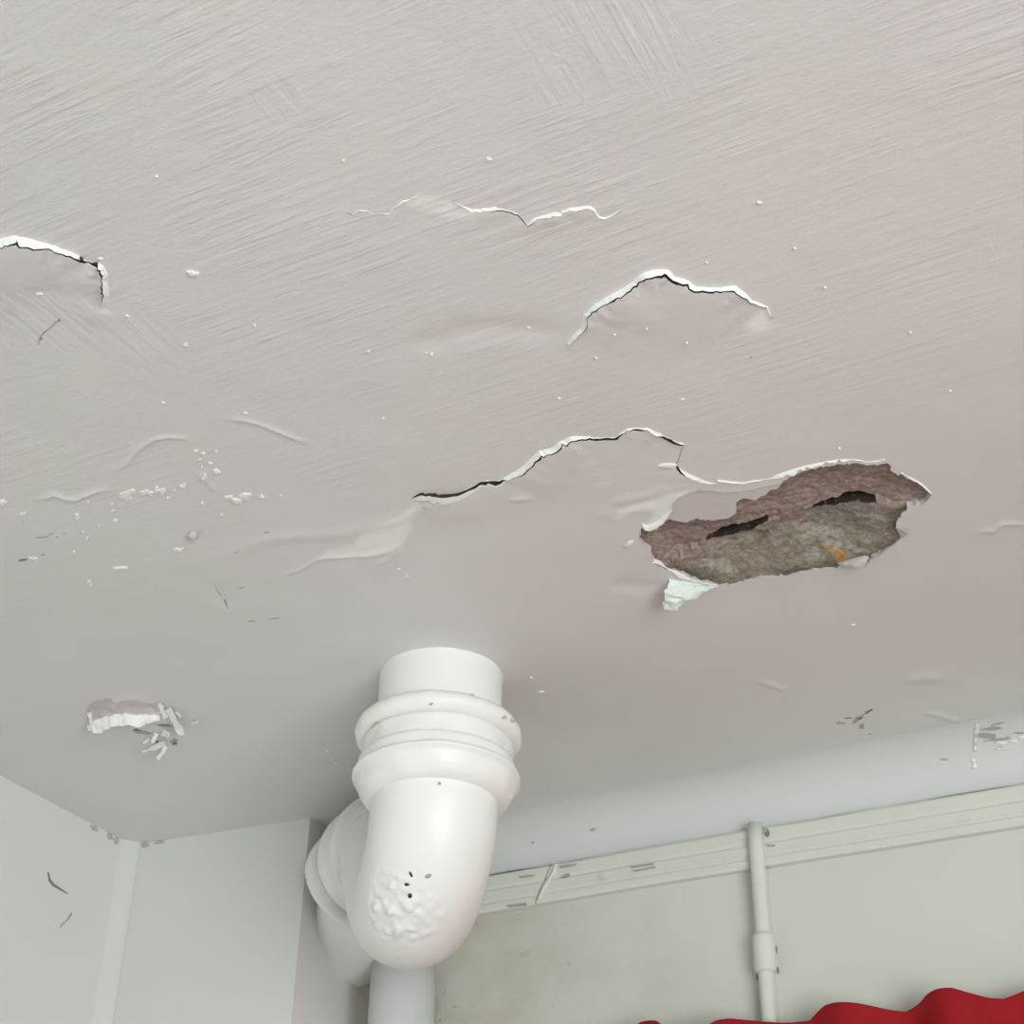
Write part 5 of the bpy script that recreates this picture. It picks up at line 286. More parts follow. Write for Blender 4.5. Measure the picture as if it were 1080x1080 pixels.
COVMARK = [[[-276.3,1381.3,2384.7],[-271.1,1381.5,2384.3],[-267.1,1382.8,2383],[-271.6,1382.7,2382.9]],[[-221.2,1380.5,2385.5],[-217.6,1380.2,2385.6],[-216.7,1382.4,2383.5],[-220,1381.9,2383.9]],[[-709.7,1387,2377.4],[-707.3,1386.7,2378],[-705.5,1387.6,2376.4],[-708.1,1388.2,2375.5]],[[-641,1385.9,2378.9],[-635.3,1385.3,2379.8],[-634.9,1386.6,2378.1],[-639.5,1387.3,2377.1]],[[-206.8,1358.4,2398.3],[-208.7,1358.8,2398.2],[-211.1,1359.3,2398],[-220.7,1359.4,2398],[-219,1357.9,2398.4],[-219.5,1357.4,2398.6],[-215.5,1357.6,2398.5],[-212.6,1356.9,2398.7],[-208.3,1357.7,2398.4]],[[-211.5,1364.8,2396],[-218.5,1365.6,2395.7],[-220.3,1365.4,2395.8],[-225.2,1364,2396.4],[-233.1,1361.2,2397.5],[-226.8,1361.2,2397.4],[-223.6,1361,2397.5],[-218.9,1360.4,2397.6],[-213.3,1362.9,2396.7]],[[-219.5,1370.9,2392.8],[-219.7,1372.7,2391.7],[-222.5,1373.6,2391.2],[-230.9,1370.9,2392.9],[-235.1,1369,2394],[-233,1365.8,2395.5],[-230.2,1365.6,2395.6],[-225,1367.2,2394.9],[-219.3,1369.3,2393.9]],[[-207.7,1375.1,2390.1],[-206.9,1376.2,2389.3],[-208.5,1375.7,2389.6],[-210.3,1375.9,2389.5],[-210.6,1375.2,2389.9],[-211.3,1374.2,2390.8],[-210.6,1373.5,2391.2],[-207.8,1374.1,2390.9],[-207.2,1374.9,2390.3]],[[-192.5,1373.4,2391.4],[-196.6,1373,2391.5],[-194.3,1374.2,2390.8],[-201.3,1372.8,2391.7],[-200.3,1372.5,2392],[-204.2,1371.5,2392.6],[-201.9,1371.2,2392.7],[-197.2,1372,2392.1],[-194.4,1372.5,2391.8]],[[-208.1,1375.7,2389.6],[-212.6,1376.1,2389.2],[-217.7,1375.6,2389.6],[-222.8,1374.8,2390.2],[-232.5,1373.9,2390.9],[-225.7,1373.9,2390.9],[-224.1,1373.6,2391.2],[-214.6,1374.2,2390.8],[-211,1375,2390.1]]]
TJOINT = mmt([[-678.1,2347.1],[-683.6,2337.8],[-692.2,2323.9],[-699.8,2313]])
TMARK = [[[-596.4,2331.4],[-570.6,2330.8],[-570.7,2329.3],[-594.4,2329.6]],[[-593.5,2326.5],[-568.7,2327],[-569.8,2325.7],[-591.4,2325.2]],[[-454.6,2348.8],[-448.9,2346.8],[-451.2,2342.3],[-456.1,2342.2]],[[-452.2,2329.9],[-443.6,2328.9],[-444.7,2327.2],[-451.4,2328.3]],[[-736,2311.9],[-712.8,2311],[-712.8,2309.1],[-733.7,2309.6]],[[-769.8,2324.5],[-763.1,2324.5],[-763,2321.5],[-768.6,2321.3]],[[-722.1,2340.8],[-703.3,2339.8],[-705.5,2338.1],[-720.9,2338.5]],[[-672.7,2333],[-664.1,2334.7],[-664.1,2332.7],[-671.7,2331.3]],[[-674.9,2344.5],[-655.4,2343.9],[-658.7,2341.9],[-673.8,2342.3]]]

# ------------------------------------------------------------------ numpy geometry
def inpoly(P, poly):
    x, y = P[:, 0], P[:, 1]
    r = np.zeros(len(P), bool)
    j = len(poly) - 1
    for i in range(len(poly)):
        xi, yi = poly[i]; xj, yj = poly[j]
        if yi != yj:
            r ^= ((yi > y) != (yj > y)) & (x < (xj - xi) * (y - yi) / (yj - yi) + xi)
        j = i
    return r

def pdist(P, L, lim=None):
    """distance, side (+1 on the right hand of travel) and arc position to a polyline"""
    best = np.full(len(P), 9e9); side = np.zeros(len(P)); idx = np.zeros(len(P))
    for i in range(len(L) - 1):
        a, b = L[i], L[i + 1]; d = b - a
        ll = max(float(d @ d), 1e-14)
        t = np.clip(((P - a) @ d) / ll, 0, 1)
        q = P - (a + t[:, None] * d)
        e = np.hypot(q[:, 0], q[:, 1])
        m = e < best
        best[m] = e[m]; side[m] = np.sign(d[0] * q[m, 1] - d[1] * q[m, 0]); idx[m] = i + t[m]
    return best, side, idx

def sstep(x):
    x = np.clip(x, 0, 1); return x * x * (3 - 2 * x)

crk = {}
for k, v in CRACKS.items():
    R = mmt(v['rows'])
    crk[k] = dict(A=R[:, 0:2], B=R[:, 2:4], Cc=R[:, 4:6], D=R[:, 6:8], d=R[:, 8], dB=R[:, 9], L=v['fall'])

def ceiling_height(P):
    """how far the paint skin hangs below the plane (positive = down), plus a smoothness mask"""
    h = np.zeros(len(P)); flat = np.zeros(len(P))
    for k, c in crk.items():
        L = c['L']; lo = c['D'].min(0) - L * 1.2; hi = c['D'].max(0) + L * 1.2
        m = ((P > lo) & (P < hi)).all(1)
        if not m.any(): continue
        Q = P[m]
        e, sd, ix = pdist(Q, c['D'])
        dd = np.interp(ix, np.arange(len(c['d'])), c['d'])
        n = len(c['d']) - 1
        ends = sstep(np.minimum(ix, n - ix) / (n * .18 + 1e-6))
        # image-down side is the left hand of travel on the ceiling seen in world axes
        eA, _, _ = pdist(Q, c['A']); inside = e < eA
        f = np.where(inside, 1 - sstep(e / L), 0)
        hh = dd * f * (0.25 + 0.75 * ends)
        h[m] = np.maximum(h[m], hh)
        if L > .03: flat[m] = np.maximum(flat[m], f * ends)
    for r in RIDGES:
        L = mmt(r['p']); wd, hh = r['w'], r['h']
        lo = L.min(0) - wd * 3; hi = L.max(0) + wd * 3
        m = ((P > lo) & (P < hi)).all(1)
        if not m.any(): continue
        e, sd, ix = pdist(P[m], L)
        n = len(L) - 1
        ends = sstep(np.minimum(ix, n - ix) / (n * .2 + 1e-6))
        h[m] += hh * np.exp(-(e / wd) ** 2) * (.15 + .85 * ends)
    return h, flat

# which side is inside: from A towards D
for k, c in crk.items():
    v = c['D'] - c['A']; t = np.gradient(c['A'], axis=0)
    c['sgn'] = np.sign(np.median(t[:, 0] * v[:, 1] - t[:, 1] * v[:, 0]))

random.seed(4)
rng = np.random.default_rng(7)
YCOVE = YB - .05

# ------------------------------------------------------------------ CEILING
def build_ceiling():
    X0, X1, Y0, Y1 = XL, XR, YF, YCOVE
    vx0, vx1, vy0 = XL, .16, .24
    pts = []
    s = .0052
    gx, gy = np.meshgrid(np.arange(vx0 + s, vx1, s), np.arange(vy0, Y1 - s * .6, s))
    g = np.stack([gx.ravel(), gy.ravel()], 1); g += rng.uniform(-.0016, .0016, g.shape)
    pts.append(g)
    s2 = .06
    gx, gy = np.meshgrid(np.arange(X0 + s2, X1 - .02, s2), np.arange(Y0 + s2, Y1 - .02, s2))
    q = np.stack([gx.ravel(), gy.ravel()], 1)
    q = q[~((q[:, 0] < vx1 + .02) & (q[:, 1] > vy0 - .02))]
    pts.append(q)
    for r in RIDGES:                                    # finer points where the skin has a ridge
        L = mmt(r['p'])
        for a, b in zip(L[:-1], L[1:]):
            n = max(2, int(np.linalg.norm(b - a) / .0022)); t = np.linspace(0, 1, n, endpoint=False)[:, None]
            d = (b - a) / (np.linalg.norm(b - a) + 1e-9); nn = np.array([-d[1], d[0]])
            for o in (-1.6, -1, -.5, 0, .5, 1, 1.6):
                pts.append(a + t * (b - a) + nn * o * r['w'] + rng.uniform(-.0002, .0002, (n, 2)))
    for k, c in crk.items():                            # and beside the cracks
        v = c['D'] - c['A']; v /= np.linalg.norm(v, axis=1)[:, None] + 1e-9
        for o in (.0022, .005, .009):
            pts.append(c['D'] + v * o); pts.append(c['A'] - v * o)
    P = np.concatenate(pts)
    P = P[(P[:, 0] > X0 + .003) & (P[:, 0] < X1 - .003) & (P[:, 1] > Y0 + .003) & (P[:, 1] < Y1 - .0015)]
    rings = []
    for k, c in crk.items():
        ring = np.concatenate([c['A'], c['D'][::-1]])
        rings.append((k, ring))
    keep = ~inpoly(P, HOLE)
    e, _, _ = pdist(P, np.concatenate([HOLE, HOLE[:1]])); keep &= e > .0012
    for k, ring in rings:
        lo = ring.min(0) - .004; hi = ring.max(0) + .004
        m = ((P > lo) & (P < hi)).all(1)
        ee, _, _ = pdist(P[m], np.concatenate([ring, ring[:1]]))
        keep[m] &= (~inpoly(P[m], ring)) & (ee > .0009)
    P = P[keep]
    nE = 60
    bx = np.linspace(X0, X1, nE); by = np.linspace(Y0, Y1, nE)
    fx = np.arange(vx0 + .01, vx1, .01)
    border = np.concatenate([np.stack([bx, np.full(nE, Y0)], 1), np.stack([np.full(nE, X1), by], 1)[1:],
                             np.stack([np.concatenate([bx[::-1][1:-1]]), np.full(nE - 2, Y1)], 1),
                             np.stack([np.full(nE, X0), by[::-1]], 1)[:-1]])
    verts = [P]; edges = []; off = len(P)
    def loop(L):
        nonlocal off
        n = len(L); verts.append(L)
        edges.extend([(off + i, off + (i + 1) % n) for i in range(n)]); off += n
    loop(border); loop(HOLE)
    for k, ring in rings: loop(ring)
    V = np.concatenate(verts)
    out = delaunay_2d_cdt([Vector(v) for v in V], edges, [], 0, 1e-6)
    vo = np.array([tuple(v) for v in out[0]]); F = np.array(out[2])
    cen = vo[F].mean(1)
    kill = inpoly(cen, HOLE)
    for k, ring in rings: kill |= inpoly(cen, ring)
    F = F[~kill]
    h, flat = ceiling_height(vo)
    # exact heights on the crack edges
    for k, c in crk.items():
        for row, hv in ((c['A'], 0 * c['d']), (c['D'], c['d'])):
            lo = row.min(0) - .001; hi = row.max(0) + .001
            m = np.where(((vo > lo) & (vo < hi)).all(1))[0]
            if not len(m): continue
            dd = np.hypot(vo[m, None, 0] - row[None, :, 0], vo[m, None, 1] - row[None, :, 1])
            j = dd.argmin(1); ok = dd.min(1) < 1e-4
            h[m[ok]] = hv[j[ok]]
    wav = np.array([noise.noise(Vector((x * 5.5, y * 5.5, 1.7))) * .0012 + noise.noise(Vector((x * 17, y * 17, 4.2))) * .00035 for x, y in vo])
    onb = (vo[:, 0] < X0 + 1e-4) | (vo[:, 0] > X1 - 1e-4) | (vo[:, 1] < Y0 + 1e-4) | (vo[:, 1] > Y1 - 1e-4)
    wav[onb] = 0
    z = ZC - h + wav
    o = mesh_obj('ceiling', np.column_stack([vo, z]), [tuple(int(i) for i in f[::-1]) for f in F], M['ceiling'], smooth=True)
    me = o.data
    # faces look down
    me.update()
    if me.polygons[0].normal.z > 0: me.flip_normals()
    sm = np.zeros(len(vo))
    for p in SMEAR:
        lo = p.min(0) - .03; hi = p.max(0) + .03
        m = ((vo > lo) & (vo < hi)).all(1)
        e, _, _ = pdist(vo[m], np.concatenate([p, p[:1]]))
        ins = inpoly(vo[m], p)
        sm[m] = np.maximum(sm[m], np.where(ins, sstep(e / .008 + .4), 0))
    for nm, arr in (('smear', sm), ('smooth_zone', flat)):
        a = me.attributes.new(nm, 'FLOAT', 'POINT'); a.data.foreach_set('value', arr.astype(np.float32))
    tag(o, 'damp stained white plaster ceiling with cracked, blistered and flaking paint', kind='structure')
    # wave used by things that sit on the ceiling
    return o
ceiling = build_ceiling()

def wave(x, y):
    return noise.noise(Vector((x * 5.5, y * 5.5, 1.7))) * .0012 + noise.noise(Vector((x * 17, y * 17, 4.2))) * .00035
def skin_z(P):
    h, _ = ceiling_height(np.array(P)); return ZC - h + np.array([wave(x, y) for x, y in P])

# broken plaster edges along the cracks: outer white face, the dark gap, inner white lip
for k, c in crk.items():
    n = len(c['d']); rows = []
    wA = np.array([wave(x, y) for x, y in c['A']])
    z0 = ZC + wA
    d = c['d']
    mid = .5 * (c['A'] + c['B'])
    g = np.linalg.norm(c['Cc'] - c['B'], axis=1)
    deep = z0 + .006
    jit = rng.normal(size=n) * .00025
    rows = [(c['A'], z0), (mid, z0 - c['dB'] * .46 + jit), (c['B'], z0 - c['dB']), (c['B'] * .9 + c['Cc'] * .1, deep),
            (c['Cc'] * .9 + c['B'] * .1, deep), (c['Cc'], z0 - d * 1.02), (c['D'], z0 - d)]
    V = []; F = []; mi = []
    for P, z in rows: V += [(p[0], p[1], zz) for p, zz in zip(P, z)]
    for j in range(6):
        for i in range(n - 1):
            F.append((j * n + i, j * n + i + 1, (j + 1) * n + i + 1, (j + 1) * n + i)); mi.append(1 if j in (2, 3, 4) else 0)
    o = mesh_obj('broken_plaster_edge', V, F, None, ceiling, mats=[M['plaster'], M['void']], midx=mi)
    tag(o, 'bright broken plaster edge with a dark gap along a crack')

def prism(name, poly, mat, t=.0009, parent=ceiling, lift=.0002, dome=.5):
    """thin chip lying against the ceiling: outline, rim and a slightly domed face"""
    P = mmt(poly); n = len(P); cen = P.mean(0)
    zz = skin_z(np.vstack([P, cen[None]]))
    V = [(p[0], p[1], z + lift) for p, z in zip(P, zz)]
    V += [(cen[0] + (p[0] - cen[0]) * .86, cen[1] + (p[1] - cen[1]) * .86, z - t) for p, z in zip(P, zz)]
    V.append((cen[0], cen[1], zz[-1] - t * (1 + dome)))
    F = [(i, (i + 1) % n, n + (i + 1) % n, n + i) for i in range(n)] + [(n + i, n + (i + 1) % n, 2 * n) for i in range(n)]
    return mesh_obj(name, V, F, mat, parent)

def join_prisms(name, polys, mat, t):
    V = []; F = []
    for poly in polys:
        P = mmt(poly); n = len(P); cen = P.mean(0); b = len(V)
        zz = skin_z(np.vstack([P, cen[None]]))
        V += [(p[0], p[1], z + .0002) for p, z in zip(P, zz)]
        V += [(cen[0] + (p[0] - cen[0]) * .8, cen[1] + (p[1] - cen[1]) * .8, z - t) for p, z in zip(P, zz)]
        V.append((cen[0], cen[1], zz[-1] - t * 1.5))
        F += [(b + i, b + (i + 1) % n, b + n + (i + 1) % n, b + n + i) for i in range(n)] + [(b + n + i, b + n + (i + 1) % n, b + 2 * n) for i in range(n)]
    return mesh_obj(name, V, F, mat, ceiling)

for poly in CHIPS:
    tag(prism('paint_chip', poly, M['chip'], .0007 + .0007 * random.random()), 'small lifted chip of white paint')
tag(join_prisms('paint_specks', SPECKS, M['chip'], .0008), 'scattered tiny white paint specks', kind='stuff')
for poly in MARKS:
    prism('grime_shade_mark', poly, M['grime_shade'], .0002)  # grime, but the marks by the curled flake paint its dark shade
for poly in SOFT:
    prism('grime_shade_mark', poly, M['soft_grime_shade'], .00015)  # large soft marks by the curled flake paint its shadow cavity
def corner_spot(p, r):
    bm = bmesh.new(); bmesh.ops.create_icosphere(bm, subdivisions=2, radius=1)
    for v in bm.verts:
        q = 1 + .8 * noise.noise(v.co * 1.9 + Vector(p) * 40)
        v.co = Vector(p) + Vector((v.co.x * r[0] * q, v.co.y * r[1] * q, v.co.z * r[2] * q))
    me = bpy.data.meshes.new('mould_spot'); bm.to_mesh(me); bm.free(); me.materials.append(M['mould'])
    o = bpy.data.objects.new('mould_spot', me); C.objects.link(o); o.parent = ceiling
    tag(o, 'dark mould spot in the ceiling corner')
for p, r in (((XL, 1.196, ZC - .003), (.0008, .006, .003)), ((XL, 1.222, ZC - .003), (.0008, .005, .004)), ((XL, 1.233, ZC - .004), (.0008, .004, .005)), ((-1.121, 1.2590, ZC - .003), (.005, .0008, .0035)), ((-1.104, 1.2608, ZC - .002), (.009, .0008, .0022))):
    corner_spot(p, r)
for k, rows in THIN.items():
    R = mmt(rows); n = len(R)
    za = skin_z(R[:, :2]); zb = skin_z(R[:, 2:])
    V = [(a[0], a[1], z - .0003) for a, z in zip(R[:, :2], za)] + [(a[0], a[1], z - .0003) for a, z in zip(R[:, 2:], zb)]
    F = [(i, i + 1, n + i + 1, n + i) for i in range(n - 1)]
    o = mesh_obj('crack_shade_line', V, F, M['soft_grime_shade'], ceiling)  # the line under the blister is its lower edge shadow, drawn dark
# little paint blob hanging on the ceiling
bm = bmesh.new(); bmesh.ops.create_uvsphere(bm, u_segments=14, v_segments=8, radius=.0042)
for v in bm.verts: v.co = Vector((KNOB[0] + v.co.x, KNOB[1] + v.co.y, ZC - .0022 + v.co.z * .9))
me = bpy.data.meshes.new('paint_blob'); bm.to_mesh(me); bm.free(); me.materials.append(M['greyflake'])
me.polygons.foreach_set('use_smooth', [True] * len(me.polygons))
o = bpy.data.objects.new('paint_blob', me); C.objects.link(o); o.parent = ceiling

# ------------------------------------------------------------------ the hole where the plaster has fallen
def build_hole():
    lo = BROWN.min(0) - .012; hi = BROWN.max(0) + .012
    s = .0021
    gx, gy = np.meshgrid(np.arange(lo[0], hi[0], s), np.arange(lo[1], hi[1], s))
    P = np.stack([gx.ravel(), gy.ravel()], 1) + rng.uniform(-.0005, .0005, (gx.size, 2))
    big = []
    cen = BROWN.mean(0)
    e, _, _ = pdist(P, np.concatenate([BROWN, BROWN[:1]]))
    ins = inpoly(P, BROWN)
    P = P[ins | (e < .008)]
    extra = []
    for sl in SLOTS:
        ring = np.concatenate([sl, sl[:1]])
        for a, b in zip(ring[:-1], ring[1:]):
            n = max(2, int(np.linalg.norm(b - a) / .0012)); t = np.linspace(0, 1, n, endpoint=False)[:, None]
            extra.append(a + t * (b - a)); d = (b - a) / np.linalg.norm(b - a); nn = np.array([-d[1], d[0]])
            extra.extend([a + t * (b - a) + nn * o_ for o_ in (.0006, -.0006, .0014, -.0014)])
    P = np.concatenate([P] + extra)
    out = delaunay_2d_cdt([Vector(v) for v in P], [], [], 0, 1e-6)
    vo = np.array([tuple(v) for v in out[0]]); F = np.array(out[2])
    ed = np.max([np.linalg.norm(vo[F[:, i]] - vo[F[:, (i + 1) % 3]], axis=1) for i in range(3)], 0)
    F = F[ed < .008]
    e, _, _ = pdist(vo, np.concatenate([BROWN, BROWN[:1]])); ins = inpoly(vo, BROWN)
    er = np.where(ins, e, -e)
    dv, sd, _ = pdist(vo, DIV)
    # far side of the dividing line (towards the back wall)
    yd = np.interp(vo[:, 0], DIV[np.argsort(DIV[:, 0]), 0], DIV[np.argsort(DIV[:, 0]), 1])
    far = vo[:, 1] > yd
    n1 = np.array([noise.fractal(Vector((x * 70, y * 70, 0)), 1.0, 2.0, 4) for x, y in vo])
    n2 = np.array([noise.noise(Vector((x * 26, y * 26, 9))) for x, y in vo])
    n3 = np.array([noise.noise(Vector((x * 260, y * 260, 3))) for x, y in vo])
    dep = .0035 + .006 * sstep(er / .022)
    # beyond the split the surface tips back down to the rim
    dep = np.where(far, .0009 + .013 * sstep(er / .07), dep)
    dep += (n1 * .0018 + n2 * .0022 + n3 * .0009) * np.where(far, .25 + .75 * sstep(er / .02), 1)
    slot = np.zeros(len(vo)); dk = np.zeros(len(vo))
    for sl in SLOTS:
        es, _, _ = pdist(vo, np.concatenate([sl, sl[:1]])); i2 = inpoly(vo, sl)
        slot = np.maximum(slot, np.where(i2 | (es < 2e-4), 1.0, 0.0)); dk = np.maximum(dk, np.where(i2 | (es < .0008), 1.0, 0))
    dep = dep + slot * .030
    dep = np.where((er < 0) & ~far, np.maximum(dep, .004), dep)
    dep = np.maximum(dep, .0008)
    brown = np.array([.335, .272, .245]); green = np.array([.305, .278, .232]); pale = np.array([.42, .405, .355]); teal = np.array([.225, .240, .222])
    tf = np.where(far, sstep(dv / .022), 0)
    col = brown + (green - brown) * tf[:, None]
    pn = np.array([noise.fractal(Vector((x * 45, y * 45, 21)), 1.0, 2.0, 3) for x, y in vo])
    pf = sstep((pn - .05) / .35) * np.where(far, sstep(dv / .03), 0) * .8
    col = col + (pale - col) * pf[:, None]
    tz = np.where(far, np.exp(-(dv / .02) ** 2), 0) * sstep((vo[:, 0] - SLOTS[1][:, 0].min() + .01) / .02) * sstep((SLOTS[1][:, 0].max() + .01 - vo[:, 0]) / .03)
    col = col + (teal - col) * (tz * .8)[:, None]
    eo, _, _ = pdist(vo, np.concatenate([ORANGE, ORANGE[:1]])); io = inpoly(vo, ORANGE)
    of = np.where(io, sstep(.5 + eo / .004), sstep(.5 - eo / .004)) * np.clip(.75 + n1 * .8, 0, 1)
    col = col + (np.array([.56, .34, .09]) - col) * of[:, None]
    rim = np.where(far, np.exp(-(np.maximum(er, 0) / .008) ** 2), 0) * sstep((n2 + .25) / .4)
    col = col * (1 - .45 * rim[:, None])  # shadow line along the far rim, darkened into the colour
    col = col + (np.array([.045, .036, .030]) - col) * dk[:, None]  # slots blackened in the colour so the cavities read as shade
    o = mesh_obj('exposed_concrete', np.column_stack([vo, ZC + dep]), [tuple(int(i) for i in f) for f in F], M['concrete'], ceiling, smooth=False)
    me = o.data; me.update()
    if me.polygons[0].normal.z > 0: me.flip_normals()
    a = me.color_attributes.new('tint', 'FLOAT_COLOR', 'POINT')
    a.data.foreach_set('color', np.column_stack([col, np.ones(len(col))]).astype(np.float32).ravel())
    tag(o, 'rough brown and grey concrete bared by fallen plaster, with two long dark slots')
    # rim of the hole
    n = len(HOLE); V = []; F = []
    cenh = HOLE.mean(0)
    zz = np.array([ZC + wave(x, y) for x, y in HOLE])
    tz = rng.normal(size=n) * .0004
    V += [(p[0], p[1], z) for p, z in zip(HOLE, zz)]
    V += [(p[0] + rng.normal() * .0005, p[1] + rng.normal() * .0005, z + .003 + t) for p, z, t in zip(HOLE, zz, tz)]
    V += [(p[0], p[1], z + .012) for p, z in zip(HOLE, zz)]
    for j in range(2):
        F += [(j * n + i, j * n + (i + 1) % n, (j + 1) * n + (i + 1) % n, (j + 1) * n + i) for i in range(n)]
    o = mesh_obj('plaster_rim', V, F, M['greyflake'], ceiling)
    tag(o, 'broken grey rim of plaster around the hole')
    # the smooth undercoat left where only the paint came away
    s = .004
    lo = UNDER.min(0); hi = UNDER.max(0)
    gx, gy = np.meshgrid(np.arange(lo[0], hi[0], s), np.arange(lo[1], hi[1], s))
    P = np.stack([gx.ravel(), gy.ravel()], 1); e, _, _ = pdist(P, np.concatenate([UNDER, UNDER[:1]]))
    P = P[inpoly(P, UNDER) & (e > .0015)]
    m = len(UNDER)
    out = delaunay_2d_cdt([Vector(v) for v in np.concatenate([UNDER, P])], [(i, (i + 1) % m) for i in range(m)], [], 1, 1e-6)
    vo = np.array([tuple(v) for v in out[0]]); F = [tuple(f) for f in out[2]]
    e, _, _ = pdist(vo, np.concatenate([UNDER, UNDER[:1]]))
    V = [(x, y, ZC + .0012 + wave(x, y)) for x, y in vo]; k = len(V)
    # thickness of the undercoat where it breaks off above the concrete
    V += [(x, y, ZC + .0012 + wave(x, y) + .006) for x, y in UNDER]
    idx = [int(np.hypot(vo[:, 0] - p[0], vo[:, 1] - p[1]).argmin()) for p in UNDER]
    F += [(idx[i], idx[(i + 1) % m], k + (i + 1) % m, k + i) for i in range(m)]
    o = mesh_obj('exposed_undercoat', V, F, M['under'], ceiling)
    tag(o, 'smooth mauve grey undercoat left where the paint peeled above the hole')
    # old screed behind everything so that the cavity is closed
    box('concrete_slab', (lo[0] - .45, lo[1] - .45, ZC + .062), (hi[0] + .45, hi[1] + .45, ZC + .075), M['void'], ceiling)
build_hole()

def solid_grid(name, rows, mat, thick=.0006, parent=ceiling, crump=0.0, up_dir=1, smooth=True):
    """thin curled sheet given as rows of points, with real thickness"""
    R = [mmt(r) for r in rows]
    m = len(R); n = len(R[0])
    # refine bilinearly
    fm, fn = 4, 5
    G = np.array(R)
    ti = np.linspace(0, m - 1, (m - 1) * fm + 1); tj = np.linspace(0, n - 1, (n - 1) * fn + 1)
    def samp(a, b):
        i = min(int(a), m - 2); j = min(int(b), n - 2); u, v = a - i, b - j
        return (G[i, j] * (1 - u) * (1 - v) + G[i + 1, j] * u * (1 - v) + G[i, j + 1] * (1 - u) * v + G[i + 1, j + 1] * u * v)
    H = np.array([[samp(a, b) for b in tj] for a in ti])
    mm_, nn_ = len(ti), len(tj)
    if crump:
        for i in range(mm_):
            for j in range(nn_):
                p = H[i, j]; f = min(1, i / 4)
                H[i, j] += np.array([noise.noise(Vector((p[0] * 140, p[1] * 140, p[2] * 140 + q * 7))) for q in range(3)]) * crump * f
                if i == mm_ - 1 or j in (0, nn_ - 1):
                    H[i, j, :2] += np.array([noise.noise(Vector((p[0] * 400, p[1] * 400, 50 + q))) for q in range(2)]) * crump * .8
    top = [tuple(p) for p in H.reshape(-1, 3)]
    N = mm_ * nn_
    V = top + [(p[0], p[1], p[2] + thick) for p in top]
    F = []
    for i in range(mm_ - 1):
        for j in range(nn_ - 1):
            a = i * nn_ + j
            F.append((a, a + 1, a + nn_ + 1, a + nn_)); F.append((N + a, N + a + nn_, N + a + nn_ + 1, N + a + 1))
    rim = [j for j in range(nn_)] + [i * nn_ + nn_ - 1 for i in range(1, mm_)] + [(mm_ - 1) * nn_ + j for j in range(nn_ - 2, -1, -1)] + [i * nn_ for i in range(mm_ - 2, 0, -1)]
    for a, b in zip(rim, rim[1:] + rim[:1]): F.append((a, N + a, N + b, b))
    o = mesh_obj(name, V, F, mat, parent, smooth=False)
    bm = bmesh.new(); bm.from_mesh(o.data); bmesh.ops.recalc_face_normals(bm, faces=bm.faces); bm.to_mesh(o.data); bm.free()
    return o

tag(solid_grid('hanging_flake', FLAKES['mint'], M['mint'], .0007, crump=.0028), 'crumpled white flake of paint hanging at the lower left of the hole')
for k, lb in (('grey1', 'ceiling paint flap with shade in its grey, folded down at the lower edge of the hole'), ('grey2', 'narrow paint flap with shade in its grey at the lower right of the hole'), ('grey3', 'pointed grey sliver at the right of the hole')):
    tag(solid_grid('hanging_flake', FLAKES[k], M['greyflake'], .0006, crump=.0012), lb)  # lower flaps are ceiling paint, with shade put into the grey
curl = tag(solid_grid('curled_flake', FLAKES['curl'], M['greyflake'], .0008, crump=.0014), 'curled tongue of peeling paint near the left wall corner, white along its lower edge')
curl.data.materials.append(M['plaster'])
for p_ in curl.data.polygons:
    if p_.center.z < ZC - .0050: p_.material_index = 1
for r in SHREDS:
    tag(solid_grid('paint_shred', r, M['plaster'], .0007, crump=.0010), 'thin white shred of peeling paint')

for k, rows in LIPS.items():
    R = mmt(rows); n = len(R)
    z0 = np.array([ZC + wave(x, y) for x, y in R[:, :2]])
    dz = {'upper': .0032, 'right': .0024, 'lower': .0024, 'left': .0022}[k]
    ww = np.linalg.norm(R[:, 2:] - R[:, :2], axis=1)
    dd = np.minimum(dz, ww * .55)
    mid = .5 * (R[:, :2] + R[:, 2:])
    V = [(p[0], p[1], z + .0004) for p, z in zip(R[:, :2], z0)]
    V += [(p[0], p[1], z - d * .55) for p, z, d in zip(mid, z0, dd)]
    V += [(p[0], p[1], z - d) for p, z, d in zip(R[:, 2:], z0, dd)]
    V += [(p[0], p[1], z + .004) for p, z in zip(R[:, 2:], z0)]
    F = []
    for j in range(3): F += [(j * n + i, j * n + i + 1, (j + 1) * n + i + 1, (j + 1) * n + i) for i in range(n - 1)]
    tag(mesh_obj('plaster_lip', V, F, M['plaster'], ceiling), 'white lip of broken paint at the edge of the hole')

# white drip and chips at the right end of the ceiling
for i in range(len(STREAK) - 1):
    if i == 3: continue
    a, b = STREAK[i], STREAK[i + 1]
    if i >= 3: b = a + (b - a) * .8
    n = 8; V = []; F = []
    d = Vector(b - a).normalized(); s1 = d.cross(Vector((0, .6, .8))).normalized() if abs(d.x) < .9 else Vector((0, 1, 0)); s2 = d.cross(s1)
    for c_, rr in ((a, .0014), ((a + b) / 2, .0021), (b, .0014)):
        V += [tuple(Vector(c_) + (s1 * math.cos(6.2832 * q / n) + s2 * math.sin(6.2832 * q / n)) * rr) for q in range(n)]
    for j in range(2): F += [(j * n + q, j * n + (q + 1) % n, (j + 1) * n + (q + 1) % n, (j + 1) * n + q) for q in range(n)]
    F += [tuple(range(n)), tuple(range(2 * n, 3 * n))]
    tag(mesh_obj('plaster_drip', V, F, M['plaster'], ceiling, smooth=True), 'white drip of plaster running down at the right')

